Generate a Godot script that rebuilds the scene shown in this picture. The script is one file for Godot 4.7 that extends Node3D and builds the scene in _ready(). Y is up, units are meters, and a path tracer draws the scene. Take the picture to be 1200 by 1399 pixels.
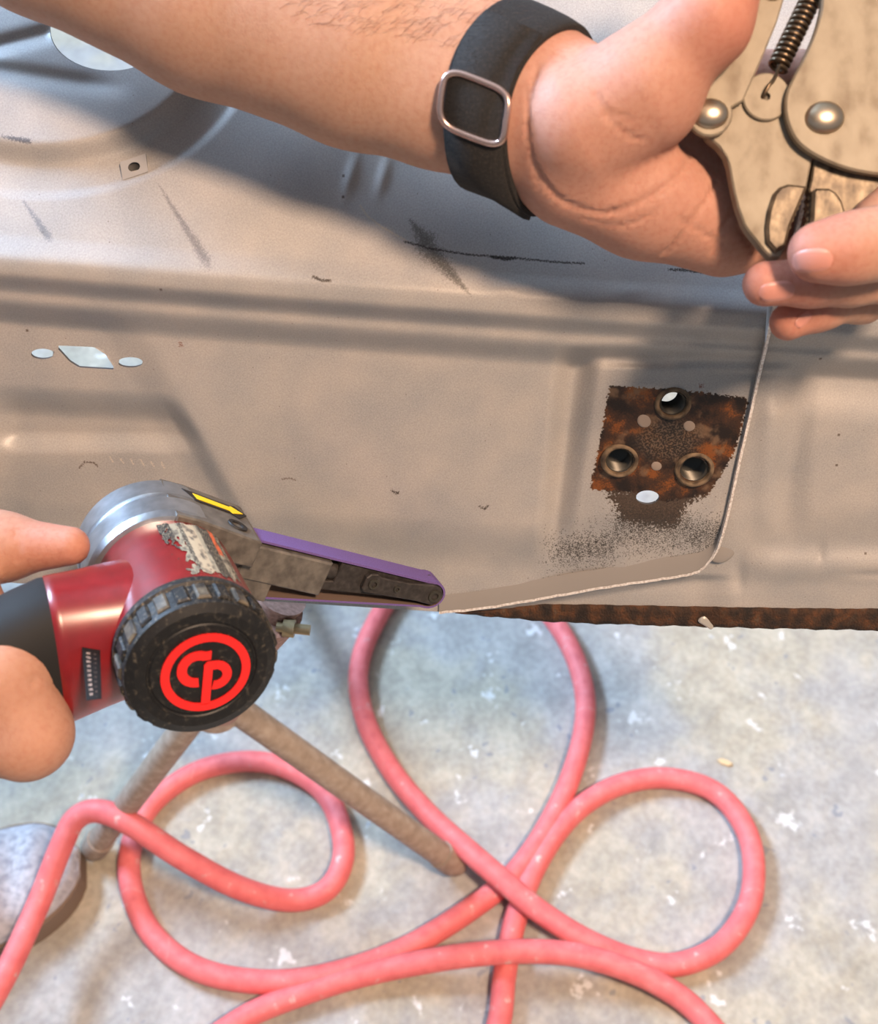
extends Node3D
# A sheet-metal body panel on a stand, sanded by a small air belt sander while a hand holds it with locking pliers.
# World: y up, metres, floor at y = 0. The "bench frame" is a set of axes turned 52 degrees towards the floor, in which
# panel, hands and tools are modelled; TO_WORLD brings it into the world.

const F := 1600.0                      # focal length of the lens, in pixels of the 1200 x 1399 frame
const CX := 600.0
const CY := 699.5
const WINDOW_AT := Vector3(-1.55, 1.85, -1.35)
var TO_WORLD: Transform3D
var used := {}
var rng := RandomNumberGenerator.new()
var mats := {}

func _ready() -> void:
	rng.seed = 7
	# ---------------------------------------------------------------- camera, sky, lights, exposure
	TO_WORLD = Transform3D(Basis(Vector3.RIGHT, deg_to_rad(-52.0)), Vector3(0, 0.963, 0))
	var cam := Camera3D.new()
	cam.name = "camera"
	add_child(cam)
	cam.transform = TO_WORLD
	cam.near = 0.02
	cam.far = 60.0
	var attr := CameraAttributesPhysical.new()
	attr.frustum_focal_length = 26.0
	attr.frustum_focus_distance = 0.53
	attr.exposure_aperture = 7.5
	attr.exposure_multiplier = 1.0
	cam.attributes = attr
	cam.fov = rad_to_deg(2.0 * atan(CY / F))
	var env := Environment.new()
	env.background_mode = Environment.BG_SKY
	var sky := Sky.new()
	var sm := ProceduralSkyMaterial.new()
	sm.sky_top_color = Color(0.80, 0.86, 0.95)
	sm.sky_horizon_color = Color(0.95, 0.93, 0.90)
	sm.ground_bottom_color = Color(0.42, 0.40, 0.38)
	sm.ground_horizon_color = Color(0.62, 0.60, 0.57)
	sm.sky_energy_multiplier = 1.0
	sky.sky_material = sm
	env.sky = sky
	env.background_energy_multiplier = 0.40
	env.tonemap_mode = Environment.TONE_MAPPER_LINEAR
	env.tonemap_exposure = 1.0
	env.sdfgi_enabled = true
	env.ssao_enabled = true
	env.ssil_enabled = true
	var we := WorldEnvironment.new()
	we.name = "environment"
	we.environment = env
	add_child(we)
	make_materials()
	window_light(WINDOW_AT, Vector2(0.8, 0.75), Color(0.74, 0.86, 1.0), 18.0)
	ceiling_lamp(Vector3(0.62, 2.30, 0.40), Color(1.0, 0.85, 0.72), 7.0)
	# ---------------------------------------------------------------- structure
	build_room()
	# ---------------------------------------------------------------- objects, largest first
	build_panel()
	build_left_arm()
	build_sander()
	build_pliers()
	build_right_hand()
	build_hose()
	build_stand()
	build_shoe()
	build_chip()

# ==================================================================== small helpers
func spot(px: float, py: float, z: float) -> Vector3:      # a point of the bench frame, z metres from the lens plane
	return Vector3((px - CX) / F * z, -(py - CY) / F * z, -z)

func floor_spot(px: float, py: float, h := 0.0) -> Vector3: # a world point at height h
	var d: Vector3 = TO_WORLD.basis * spot(px, py, 1.0)
	return TO_WORLD.origin + d * ((h - TO_WORLD.origin.y) / d.y)

func to_bench(w: Vector3) -> Vector3:
	return TO_WORLD.affine_inverse() * w

func sm01(a: float, b: float, x: float) -> float:
	var t := clampf((x - a) / (b - a), 0.0, 1.0)
	return t * t * (3.0 - 2.0 * t)

func new_st() -> SurfaceTool:
	var st := SurfaceTool.new()
	st.begin(Mesh.PRIMITIVE_TRIANGLES)
	return st

func unique(called: String) -> String:
	if not used.has(called):
		used[called] = 0
		return called
	used[called] += 1
	return "%s_%03d" % [called, used[called]]

func origin_of(n: Node) -> Vector3:
	var o := Vector3.ZERO
	while n != null and n != self:
		o += (n as Node3D).position
		n = n.get_parent()
	return o

func thing(called: String, label: String, category: String, at: Vector3, group := "") -> Node3D:
	var o := Node3D.new()
	o.name = unique(called)
	add_child(o, true)
	o.position = at
	tag(o, label, category, group)
	return o

func tag(o: Node, label: String, category: String, group := "") -> void:
	o.set_meta("label", label)
	o.set_meta("category", category)
	if group != "":
		o.set_meta("group", group)

func place_mesh(called: String, mesh: Mesh, mat: Material, parent: Node, bench := true) -> MeshInstance3D:
	var st := SurfaceTool.new()
	var x := Transform3D(Basis(), -origin_of(parent))
	if bench:
		x = x * TO_WORLD
	st.append_from(mesh, 0, x)
	var m := st.commit()
	m.surface_set_material(0, mat)
	var mi := MeshInstance3D.new()
	mi.mesh = m
	mi.name = unique(called) if parent == self else called
	mi.cast_shadow = GeometryInstance3D.SHADOW_CASTING_SETTING_ON
	parent.add_child(mi, true)
	return mi

func obj(called: String, st: SurfaceTool, mat: Material, parent: Node, bench := true) -> MeshInstance3D:
	st.generate_normals()
	return place_mesh(called, st.commit(), mat, parent, bench)

func tri(st: SurfaceTool, a: Vector3, b: Vector3, c: Vector3, group := 0) -> void:   # anticlockwise seen from outside
	st.set_smooth_group(group)
	st.add_vertex(a)
	st.set_smooth_group(group)
	st.add_vertex(c)
	st.set_smooth_group(group)
	st.add_vertex(b)

func quad(st: SurfaceTool, a: Vector3, b: Vector3, c: Vector3, d: Vector3, group := 0) -> void:
	tri(st, a, b, c, group)
	tri(st, a, c, d, group)

func spline(pts: Array, steps := 8, closed := false) -> PackedVector3Array:
	var out := PackedVector3Array()
	var n := pts.size()
	var last := n if closed else n - 1
	for i in last:
		var p0: Vector3 = pts[(i - 1 + n) % n] if closed else pts[maxi(i - 1, 0)]
		var p1: Vector3 = pts[i]
		var p2: Vector3 = pts[(i + 1) % n]
		var p3: Vector3 = pts[(i + 2) % n] if closed else pts[mini(i + 2, n - 1)]
		for k in steps:
			out.append(p1.cubic_interpolate(p2, p0, p3, float(k) / steps))
	if not closed:
		out.append(pts[n - 1])
	return out

func tube(st: SurfaceTool, pts: PackedVector3Array, radii: Array, sides := 14, caps := true, closed := false, squash := 1.0) -> void:
	var n := pts.size()
	var rings := []
	var t0: Vector3 = (pts[1] - pts[0]).normalized()
	var u := t0.cross(Vector3(0.12, 0.97, 0.2)).normalized()
	for i in n:
		var t: Vector3
		if closed:
			t = (pts[(i + 1) % n] - pts[(i - 1 + n) % n]).normalized()
		else:
			t = (pts[mini(i + 1, n - 1)] - pts[maxi(i - 1, 0)]).normalized()
		u = (u - t * t.dot(u)).normalized()
		var v := t.cross(u)
		var r: float = radii[mini(i, radii.size() - 1)]
		var ring := PackedVector3Array()
		for k in sides:
			var a := TAU * k / sides
			ring.append(pts[i] + u * cos(a) * r + v * sin(a) * r * squash)
		rings.append(ring)
	for i in (n if closed else n - 1):
		for k in sides:
			var k2 := (k + 1) % sides
			var i2 := (i + 1) % n
			quad(st, rings[i][k], rings[i][k2], rings[i2][k2], rings[i2][k])
	if caps and not closed:
		for k in sides:
			tri(st, pts[0], rings[0][(k + 1) % sides], rings[0][k], 3)
			tri(st, pts[n - 1], rings[n - 1][k], rings[n - 1][(k + 1) % sides], 3)

func frame_of(axis: Vector3, hint: Vector3) -> Basis:      # x, y across, z along the axis
	var z := axis.normalized()
	var x := (hint - z * z.dot(hint)).normalized()
	return Basis(x, z.cross(x), z)

func lathe(st: SurfaceTool, o: Vector3, b: Basis, profile: Array, sides := 40, flats := []) -> void:   # profile: [radius, height along b.z], ends upwards
	for i in profile.size() - 1:
		var g: int = i + 1 if flats.is_empty() else flats[mini(i, flats.size() - 1)]
		for k in sides:
			var a0 := TAU * k / sides
			var a1 := TAU * (k + 1) / sides
			var d0 := b.x * cos(a0) + b.y * sin(a0)
			var d1 := b.x * cos(a1) + b.y * sin(a1)
			var r0: float = profile[i][0]
			var r1: float = profile[i + 1][0]
			var z0 := b.z * float(profile[i][1])
			var z1 := b.z * float(profile[i + 1][1])
			if r0 > 0.0:
				tri(st, o + d0 * r0 + z0, o + d1 * r0 + z0, o + d1 * r1 + z1, g)
			if r1 > 0.0:
				tri(st, o + d0 * r0 + z0, o + d1 * r1 + z1, o + d0 * r1 + z1, g)

func dome(st: SurfaceTool, o: Vector3, b: Basis, r: float, h: float, sides := 28) -> void:
	var pr := []
	for i in 9:
		var t := PI / 2.0 * i / 8.0
		pr.append([r * cos(t), h * sin(t)])
	pr[8][0] = 0.0
	lathe(st, o, b, pr, sides, [1])

func inset(poly: PackedVector2Array, d: float) -> PackedVector2Array:   # poly anticlockwise
	var out := PackedVector2Array()
	var n := poly.size()
	for i in n:
		var e0 := (poly[i] - poly[(i - 1 + n) % n]).normalized()
		var e1 := (poly[(i + 1) % n] - poly[i]).normalized()
		var m := Vector2(-e0.y, e0.x) + Vector2(-e1.y, e1.x)
		var l := m.length()
		m = m / maxf(l, 0.001)
		var k := 1.0 / maxf(l * 0.5, 0.5)
		out.append(poly[i] + m * d * k)
	return out

func ccw(poly: PackedVector2Array) -> PackedVector2Array:
	if Geometry2D.is_polygon_clockwise(poly):       # y up
		var q := poly.duplicate()
		q.reverse()
		poly = q
	var area := 0.0
	for i in poly.size():
		area += poly[i].cross(poly[(i + 1) % poly.size()])
	if area < 0.0:
		var q2 := poly.duplicate()
		q2.reverse()
		poly = q2
	return poly

func extrude(st: SurfaceTool, poly_in: PackedVector2Array, o: Vector3, b: Basis, z0: float, z1: float, bevel := 0.0) -> void:
	var poly := ccw(poly_in)
	var n := poly.size()
	var top := inset(poly, bevel) if bevel > 0.0 else poly
	var at := func(p: Vector2, z: float) -> Vector3: return o + b.x * p.x + b.y * p.y + b.z * z
	var levels := [[top, z0], [poly, z0 + bevel], [poly, z1 - bevel], [top, z1]] if bevel > 0.0 else [[poly, z0], [poly, z1]]
	for l in levels.size() - 1:
		var p0: PackedVector2Array = levels[l][0]
		var p1: PackedVector2Array = levels[l + 1][0]
		for i in n:
			var j := (i + 1) % n
			quad(st, at.call(p0[i], levels[l][1]), at.call(p0[j], levels[l][1]), at.call(p1[j], levels[l + 1][1]), at.call(p1[i], levels[l + 1][1]), 4294967295)
	var idx := Geometry2D.triangulate_polygon(top)
	for i in range(0, idx.size(), 3):
		var a := top[idx[i]]
		var c := top[idx[i + 1]]
		var d := top[idx[i + 2]]
		if (c - a).cross(d - a) < 0.0:
			var s := c
			c = d
			d = s
		tri(st, at.call(a, z1), at.call(c, z1), at.call(d, z1), 4294967295)
		tri(st, at.call(a, z0), at.call(d, z0), at.call(c, z0), 4294967295)

func box(st: SurfaceTool, o: Vector3, b: Basis, lo: Vector3, hi: Vector3, bevel := 0.0) -> void:
	extrude(st, PackedVector2Array([Vector2(lo.x, lo.y), Vector2(hi.x, lo.y), Vector2(hi.x, hi.y), Vector2(lo.x, hi.y)]), o, b, lo.z, hi.z, bevel)

func smooth_poly(p: Array, steps := 5) -> PackedVector2Array:
	var out := PackedVector2Array()
	var n := p.size()
	for i in n:
		for k in steps:
			out.append((p[i] as Vector2).cubic_interpolate(p[(i + 1) % n], p[(i - 1 + n) % n], p[(i + 2) % n], float(k) / steps))
	return out

# ==================================================================== materials
func noise_tex(freq: float, colors: Array, size := 512, octaves := 4, sd := 1, normal := false, bump := 4.0) -> NoiseTexture2D:
	var n := FastNoiseLite.new()
	n.noise_type = FastNoiseLite.TYPE_SIMPLEX_SMOOTH
	n.frequency = freq
	n.fractal_octaves = octaves
	n.seed = sd
	var t := NoiseTexture2D.new()
	t.width = size
	t.height = size
	t.seamless = true
	t.noise = n
	if normal:
		t.as_normal_map = true
		t.bump_strength = bump
	elif not colors.is_empty():
		var g := Gradient.new()
		g.offsets = PackedFloat32Array(colors.map(func(c): return c[0]))
		g.colors = PackedColorArray(colors.map(func(c): return c[1]))
		t.color_ramp = g
	return t

func mat(called: String, color: Color, rough: float, metal := 0.0) -> StandardMaterial3D:
	var m := StandardMaterial3D.new()
	m.resource_name = called
	m.albedo_color = color
	m.roughness = rough
	m.metallic = metal
	mats[called] = m
	return m

func triplanar(m: StandardMaterial3D, tex: Texture2D, scale: float, nrm: Texture2D = null, nscale := 0.4) -> void:
	m.uv1_triplanar = true
	m.uv1_scale = Vector3.ONE * scale
	if tex:
		m.albedo_texture = tex
	if nrm:
		m.normal_enabled = true
		m.normal_texture = nrm
		m.normal_scale = nscale

func make_materials() -> void:
	var W := Color.WHITE
	var grain := noise_tex(0.12, [], 512, 3, 5, true, 3.0)
	var m := mat("skin", W, 0.58)
	m.metallic_specular = 0.35
	m.vertex_color_use_as_albedo = true
	m.subsurf_scatter_enabled = true
	m.subsurf_scatter_strength = 0.08
	triplanar(m, noise_tex(0.03, [[0.0, Color(0.93, 0.86, 0.84)], [0.5, Color(0.98, 0.97, 0.96)], [1.0, Color(1, 1, 1)]], 512, 4, 3), 22.0, noise_tex(0.09, [], 512, 3, 6, true, 2.5), 0.35)
	m = mat("nail", Color(0.75, 0.52, 0.465), 0.4)
	m = mat("hair", Color(0.36, 0.22, 0.15), 0.6)
	m = mat("strap", W, 0.9)
	triplanar(m, noise_tex(0.05, [[0.2, Color(0.09, 0.085, 0.082)], [0.6, Color(0.13, 0.122, 0.115)], [0.9, Color(0.24, 0.21, 0.18)]], 512, 5, 9), 26.0, noise_tex(0.2, [], 512, 2, 8, true, 8.0), 0.8)
	m = mat("buckle", Color(0.77, 0.66, 0.62), 0.25, 0.9)
	m = mat("red_body", W, 0.35)
	m.clearcoat_enabled = true
	m.clearcoat = 0.6
	m.clearcoat_roughness = 0.3
	triplanar(m, noise_tex(0.02, [[0.0, Color(0.42, 0.05, 0.075)], [0.6, Color(0.48, 0.06, 0.085)], [1.0, Color(0.54, 0.09, 0.11)]], 256, 4, 12), 18.0)
	m = mat("grip_black", Color(0.06, 0.058, 0.058), 0.75)
	m = mat("aluminium", W, 0.33, 0.85)
	triplanar(m, noise_tex(0.02, [[0.0, Color(0.56, 0.59, 0.62)], [1.0, Color(0.74, 0.77, 0.80)]], 256, 4, 14), 25.0, grain, 0.1)
	m = mat("grey_steel", W, 0.5, 0.45)
	triplanar(m, noise_tex(0.03, [[0.1, Color(0.33, 0.31, 0.29)], [0.6, Color(0.46, 0.44, 0.41)], [1.0, Color(0.55, 0.52, 0.48)]], 256, 4, 15), 22.0, grain, 0.12)
	m = mat("dark_steel", W, 0.5, 0.4)
	triplanar(m, noise_tex(0.05, [[0.1, Color(0.16, 0.15, 0.145)], [0.7, Color(0.27, 0.25, 0.24)], [1.0, Color(0.36, 0.34, 0.32)]], 256, 4, 16), 22.0)
	m = mat("cap_rubber", W, 0.6)
	triplanar(m, noise_tex(0.05, [[0.35, Color(0.055, 0.055, 0.055)], [0.62, Color(0.09, 0.088, 0.085)], [0.75, Color(0.42, 0.38, 0.31)], [1.0, Color(0.60, 0.55, 0.45)]], 512, 5, 18), 20.0)
	m = mat("cap_face", W, 0.5)
	triplanar(m, noise_tex(0.04, [[0.5, Color(0.05, 0.05, 0.052)], [0.72, Color(0.10, 0.098, 0.095)], [0.86, Color(0.36, 0.33, 0.28)], [1.0, Color(0.5, 0.46, 0.38)]], 512, 5, 19), 16.0)
	m = mat("cap_lug", W, 0.55)
	triplanar(m, noise_tex(0.03, [[0.3, Color(0.13, 0.12, 0.11)], [0.6, Color(0.34, 0.31, 0.26)], [1.0, Color(0.52, 0.48, 0.40)]], 256, 4, 20), 20.0)
	m = mat("logo_red", Color(0.93, 0.13, 0.12), 0.5)
	m = mat("arrow_yellow", Color(0.95, 0.80, 0.10), 0.55)
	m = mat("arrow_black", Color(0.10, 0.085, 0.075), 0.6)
	m = mat("belt_purple", W, 0.8)
	triplanar(m, noise_tex(0.2, [[0.2, Color(0.36, 0.28, 0.50)], [0.9, Color(0.45, 0.36, 0.60)]], 256, 2, 21), 30.0)
	m = mat("belt_brown", Color(0.40, 0.33, 0.29), 0.85)
	m = mat("plated_steel", W, 0.6, 0.2)
	triplanar(m, noise_tex(0.02, [[0.1, Color(0.44, 0.39, 0.32)], [0.45, Color(0.54, 0.50, 0.43)], [1.0, Color(0.60, 0.56, 0.49)]], 512, 5, 22), 9.0, grain, 0.04)
	m = mat("rivet_steel", Color(0.66, 0.61, 0.54), 0.3, 0.9)
	m = mat("jaw_steel", W, 0.5, 0.4)
	triplanar(m, noise_tex(0.04, [[0.1, Color(0.24, 0.20, 0.16)], [0.6, Color(0.42, 0.37, 0.30)], [1.0, Color(0.56, 0.51, 0.43)]], 256, 4, 23), 20.0)
	m = mat("spring_steel", Color(0.42, 0.36, 0.29), 0.35, 0.9)
	m = mat("bare_edge", W, 0.45, 0.15)
	triplanar(m, noise_tex(0.08, [[0.2, Color(0.70, 0.65, 0.62)], [0.5, Color(0.86, 0.84, 0.82)], [1.0, Color(0.95, 0.94, 0.93)]], 256, 3, 24), 30.0)
	m = mat("rust", Color(0.82, 0.80, 0.78), 0.85)
	var rust_ramp := [[0.15, Color(0.10, 0.075, 0.06)], [0.38, Color(0.20, 0.14, 0.10)], [0.58, Color(0.28, 0.19, 0.12)], [0.76, Color(0.42, 0.26, 0.14)], [0.82, Color(0.36, 0.27, 0.20)], [1.0, Color(0.46, 0.37, 0.29)]]
	triplanar(m, noise_tex(0.012, rust_ramp, 512, 6, 25), 15.0, noise_tex(0.09, [], 512, 4, 26, true, 6.0), 0.8)
	m = mat("thread_dark", Color(0.27, 0.26, 0.235), 0.4, 0.5)
	m = mat("collar_rust", W, 0.8)
	triplanar(m, noise_tex(0.03, [[0.2, Color(0.20, 0.16, 0.12)], [0.55, Color(0.42, 0.35, 0.27)], [1.0, Color(0.55, 0.47, 0.37)]], 256, 4, 27), 18.0)
	m = mat("weld_bright", Color(0.78, 0.76, 0.72), 0.4, 0.5)
	m = mat("spot_grey", Color(0.52, 0.47, 0.43), 0.5)
	m = mat("nut_grey", Color(0.58, 0.58, 0.59), 0.5)
	m = mat("hose_red", W, 0.6)
	triplanar(m, noise_tex(0.02, [[0.0, Color(0.80, 0.36, 0.37)], [0.5, Color(0.88, 0.44, 0.44)], [0.80, Color(0.90, 0.48, 0.48)], [0.90, Color(0.84, 0.72, 0.69)], [1.0, Color(0.85, 0.80, 0.76)]], 512, 5, 28), 6.0)
	m = mat("stand_paint", W, 0.6)
	triplanar(m, noise_tex(0.04, [[0.2, Color(0.55, 0.49, 0.43)], [0.6, Color(0.63, 0.57, 0.51)], [1.0, Color(0.72, 0.67, 0.62)]], 256, 5, 29), 10.0)
	m = mat("stand_pink", W, 0.7)
	triplanar(m, noise_tex(0.1, [[0.2, Color(0.55, 0.43, 0.38)], [0.6, Color(0.68, 0.54, 0.49)], [1.0, Color(0.76, 0.63, 0.57)]], 256, 4, 30), 14.0)
	m = mat("bolt_zinc", Color(0.62, 0.55, 0.42), 0.4, 0.7)
	m = mat("shoe_cloth", W, 0.95)
	triplanar(m, noise_tex(0.03, [[0.1, Color(0.52, 0.53, 0.57)], [0.6, Color(0.70, 0.71, 0.74)], [1.0, Color(0.78, 0.79, 0.82)]], 512, 5, 31), 7.0)
	m = mat("shoe_sole", Color(0.48, 0.41, 0.35), 0.85)
	m = mat("chip_wood", Color(0.82, 0.72, 0.56), 0.8)
	m = mat("wall_paint", Color(0.80, 0.77, 0.72), 0.9)
	m = mat("white_frame", Color(0.86, 0.86, 0.85), 0.5)
	m = mat("window_glass", Color(0.9, 0.95, 1.0), 0.3)
	m.emission_enabled = true
	m.emission = Color(0.78, 0.88, 1.0)
	m.emission_energy_multiplier = 4.0
	m = mat("lamp_diffuser", Color(0.95, 0.92, 0.86), 0.4)
	m.emission_enabled = true
	m.emission = Color(1.0, 0.86, 0.72)
	m.emission_energy_multiplier = 4.0

# ==================================================================== room and lights (outside the frame, but what lights it)
func structure(called: String, st: SurfaceTool, m: Material) -> MeshInstance3D:
	var o := obj(called, st, m, self, false)
	o.set_meta("kind", "structure")
	return o

func window_light(c: Vector3, size: Vector2, color: Color, energy: float) -> void:   # a tall window in the left wall, facing +x
	var w := Node3D.new()
	w.name = "window_1"
	add_child(w)
	w.position = c
	w.set_meta("kind", "structure")
	tag(w, "bright white-framed daylight window in the side wall", "window")
	var st := new_st()
	var hx := size.x / 2.0
	var hy := size.y / 2.0
	for s in [-1.0, 1.0]:
		box(st, c, Basis(), Vector3(-0.05, -hy - 0.05, s * (hx + 0.025) - 0.025), Vector3(0.05, hy + 0.05, s * (hx + 0.025) + 0.025), 0.004)
		box(st, c, Basis(), Vector3(-0.05, s * (hy + 0.025) - 0.025, -hx), Vector3(0.05, s * (hy + 0.025) + 0.025, hx), 0.004)
	obj("window_frame", st, mats.white_frame, w, false)
	st = new_st()
	box(st, c, Basis(), Vector3(-0.012, -hy, -hx), Vector3(0.0, hy, hx))
	obj("window_pane", st, mats.window_glass, w, false)
	var l := AreaLight3D.new()
	l.name = "window_daylight"
	w.add_child(l)
	l.position = Vector3(0.02, 0, 0)
	l.rotation.y = -PI / 2.0
	l.area_size = size
	l.light_color = color
	l.light_energy = energy
	l.area_range = 12.0
	l.shadow_enabled = true

func ceiling_lamp(c: Vector3, color: Color, energy: float) -> void:
	var t := thing("ceiling_lamp", "white ceiling lamp with a glowing square diffuser above the bench", "lamp", c)
	var st := new_st()
	box(st, c, Basis(), Vector3(-0.16, 0.0, -0.19), Vector3(0.16, 0.06, 0.19), 0.008)
	obj("housing", st, mats.white_frame, t, false)
	st = new_st()
	box(st, c, Basis(), Vector3(-0.13, -0.02, -0.16), Vector3(0.13, 0.0, 0.16), 0.006)
	obj("diffuser", st, mats.lamp_diffuser, t, false)
	for z in [-0.12, 0.12]:
		st = new_st()
		box(st, c, Basis(), Vector3(-0.01, 0.06, z - 0.01), Vector3(0.01, 0.36, z + 0.01))
		obj("hanger", st, mats.white_frame, t, false)
	var l := AreaLight3D.new()
	l.name = "lamp_light"
	t.add_child(l)
	l.position = Vector3(0, -0.03, 0)
	l.rotation.x = -PI / 2.0
	l.area_size = Vector2(0.26, 0.32)
	l.light_color = color
	l.light_energy = energy
	l.area_range = 12.0
	l.shadow_enabled = true

func build_room() -> void:
	var st := new_st()
	# floor: one slab with metric texture coordinates
	var lo := WINDOW_AT.x - 0.05
	var hi := 2.6
	box(st, Vector3.ZERO, Basis(), Vector3(lo, -0.1, -3.4), Vector3(hi, 0.0, 1.6))
	var m := mat("concrete", Color.WHITE, 0.75)
	m.albedo_texture = concrete_texture()
	m.uv1_triplanar = true
	m.uv1_world_triplanar = true
	m.uv1_scale = Vector3.ONE / 0.9
	m.uv1_offset = Vector3(0.13, 0.0, 0.31)
	m.normal_enabled = true
	m.normal_texture = noise_tex(0.05, [], 512, 5, 41, true, 4.0)
	m.normal_scale = 0.25
	structure("floor", st, m)
	st = new_st()
	box(st, Vector3.ZERO, Basis(), Vector3(lo - 0.12, 2.66, -3.4), Vector3(hi, 2.78, 1.6))
	structure("ceiling", st, mats.wall_paint)
	st = new_st()   # left wall with the window opening
	var z0 := WINDOW_AT.z - 0.45
	var z1 := WINDOW_AT.z + 0.45
	var y0 := WINDOW_AT.y - 0.425
	var y1 := WINDOW_AT.y + 0.425
	box(st, Vector3.ZERO, Basis(), Vector3(lo - 0.12, -0.1, -3.4), Vector3(lo, 2.66, z0))
	box(st, Vector3.ZERO, Basis(), Vector3(lo - 0.12, -0.1, z1), Vector3(lo, 2.66, z1 + 0.12))
	box(st, Vector3.ZERO, Basis(), Vector3(lo - 0.12, -0.1, z0), Vector3(lo, y0, z1))
	box(st, Vector3.ZERO, Basis(), Vector3(lo - 0.12, y1, z0), Vector3(lo, 2.66, z1))
	structure("wall_left", st, mats.wall_paint)

func concrete_texture() -> ImageTexture:
	var n := 1024
	var layers := []
	for a in [[0.004, 5, 51], [0.02, 5, 52], [0.10, 3, 53], [0.018, 3, 54], [0.03, 3, 55]]:
		var f := FastNoiseLite.new()
		f.frequency = a[0]
		f.fractal_octaves = a[1]
		f.seed = a[2]
		layers.append(f.get_seamless_image(n, n).get_data())
	var d := PackedByteArray()
	d.resize(n * n * 3)
	for i in n * n:
		var big: float = layers[0][i] / 255.0
		var mid: float = layers[1][i] / 255.0
		var fine: float = layers[2][i] / 255.0
		var blot: float = layers[3][i] / 255.0
		var fleck: float = layers[4][i] / 255.0
		var k := 0.64 + (mid - 0.5) * 0.12 + (fine - 0.5) * 0.10
		var warm := sm01(0.35, 0.7, big + (mid - 0.5) * 0.2)
		var r := k * lerpf(1.0, 1.03, warm)
		var g := k * lerpf(0.99, 0.995, warm)
		var b := k * lerpf(0.965, 0.90, warm)
		var s := 0.75 * sm01(0.80, 0.90, blot + (fine - 0.5) * 0.30)         # white paint drips
		r = lerpf(r, 0.86, s)
		g = lerpf(g, 0.87, s)
		b = lerpf(b, 0.87, s)
		var q := 0.6 * sm01(0.82, 0.92, fleck + (fine - 0.5) * 0.30)        # blue-grey scuffs
		r = lerpf(r, 0.36, q * 0.7)
		g = lerpf(g, 0.40, q * 0.7)
		b = lerpf(b, 0.47, q * 0.7)
		d[i * 3] = int(clampf(r, 0, 1) * 255.0)
		d[i * 3 + 1] = int(clampf(g, 0, 1) * 255.0)
		d[i * 3 + 2] = int(clampf(b, 0, 1) * 255.0)
	var im := Image.create_from_data(n, n, false, Image.FORMAT_RGB8, d)
	im.generate_mipmaps()
	return ImageTexture.create_from_image(im)

# ==================================================================== the body panel
const HOLES := [
	["round", 150.0, 40.0, 82.0, 57.0],
	["poly", [[75, 472], [128, 474], [144, 484], [158, 505], [108, 502], [95, 494]]],
	["round", 58.0, 483.5, 16.0, 7.0], ["round", 178.0, 495.0, 17.5, 7.0],
	["round", 920.0, 551.0, 19.0, 16.0], ["round", 847.0, 629.0, 19.5, 16.0], ["round", 949.0, 641.0, 20.5, 16.0],
	["round", 885.0, 679.5, 16.0, 9.5],
]
var hole_polys := []

func base_depth(px: float, py: float) -> float:
	var v := py - CY - 0.06 * (px - 600.0)
	var main := 1.796 + (130.0 - v) * 0.000665
	var upper := 2.080 + (v + 330.0) * 0.00031
	var k := 0.02
	var h := clampf(0.5 + 0.5 * (upper - main) / k, 0.0, 1.0)
	return 1.0 / (lerpf(upper, main, h) - k * h * (1.0 - h))

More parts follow.
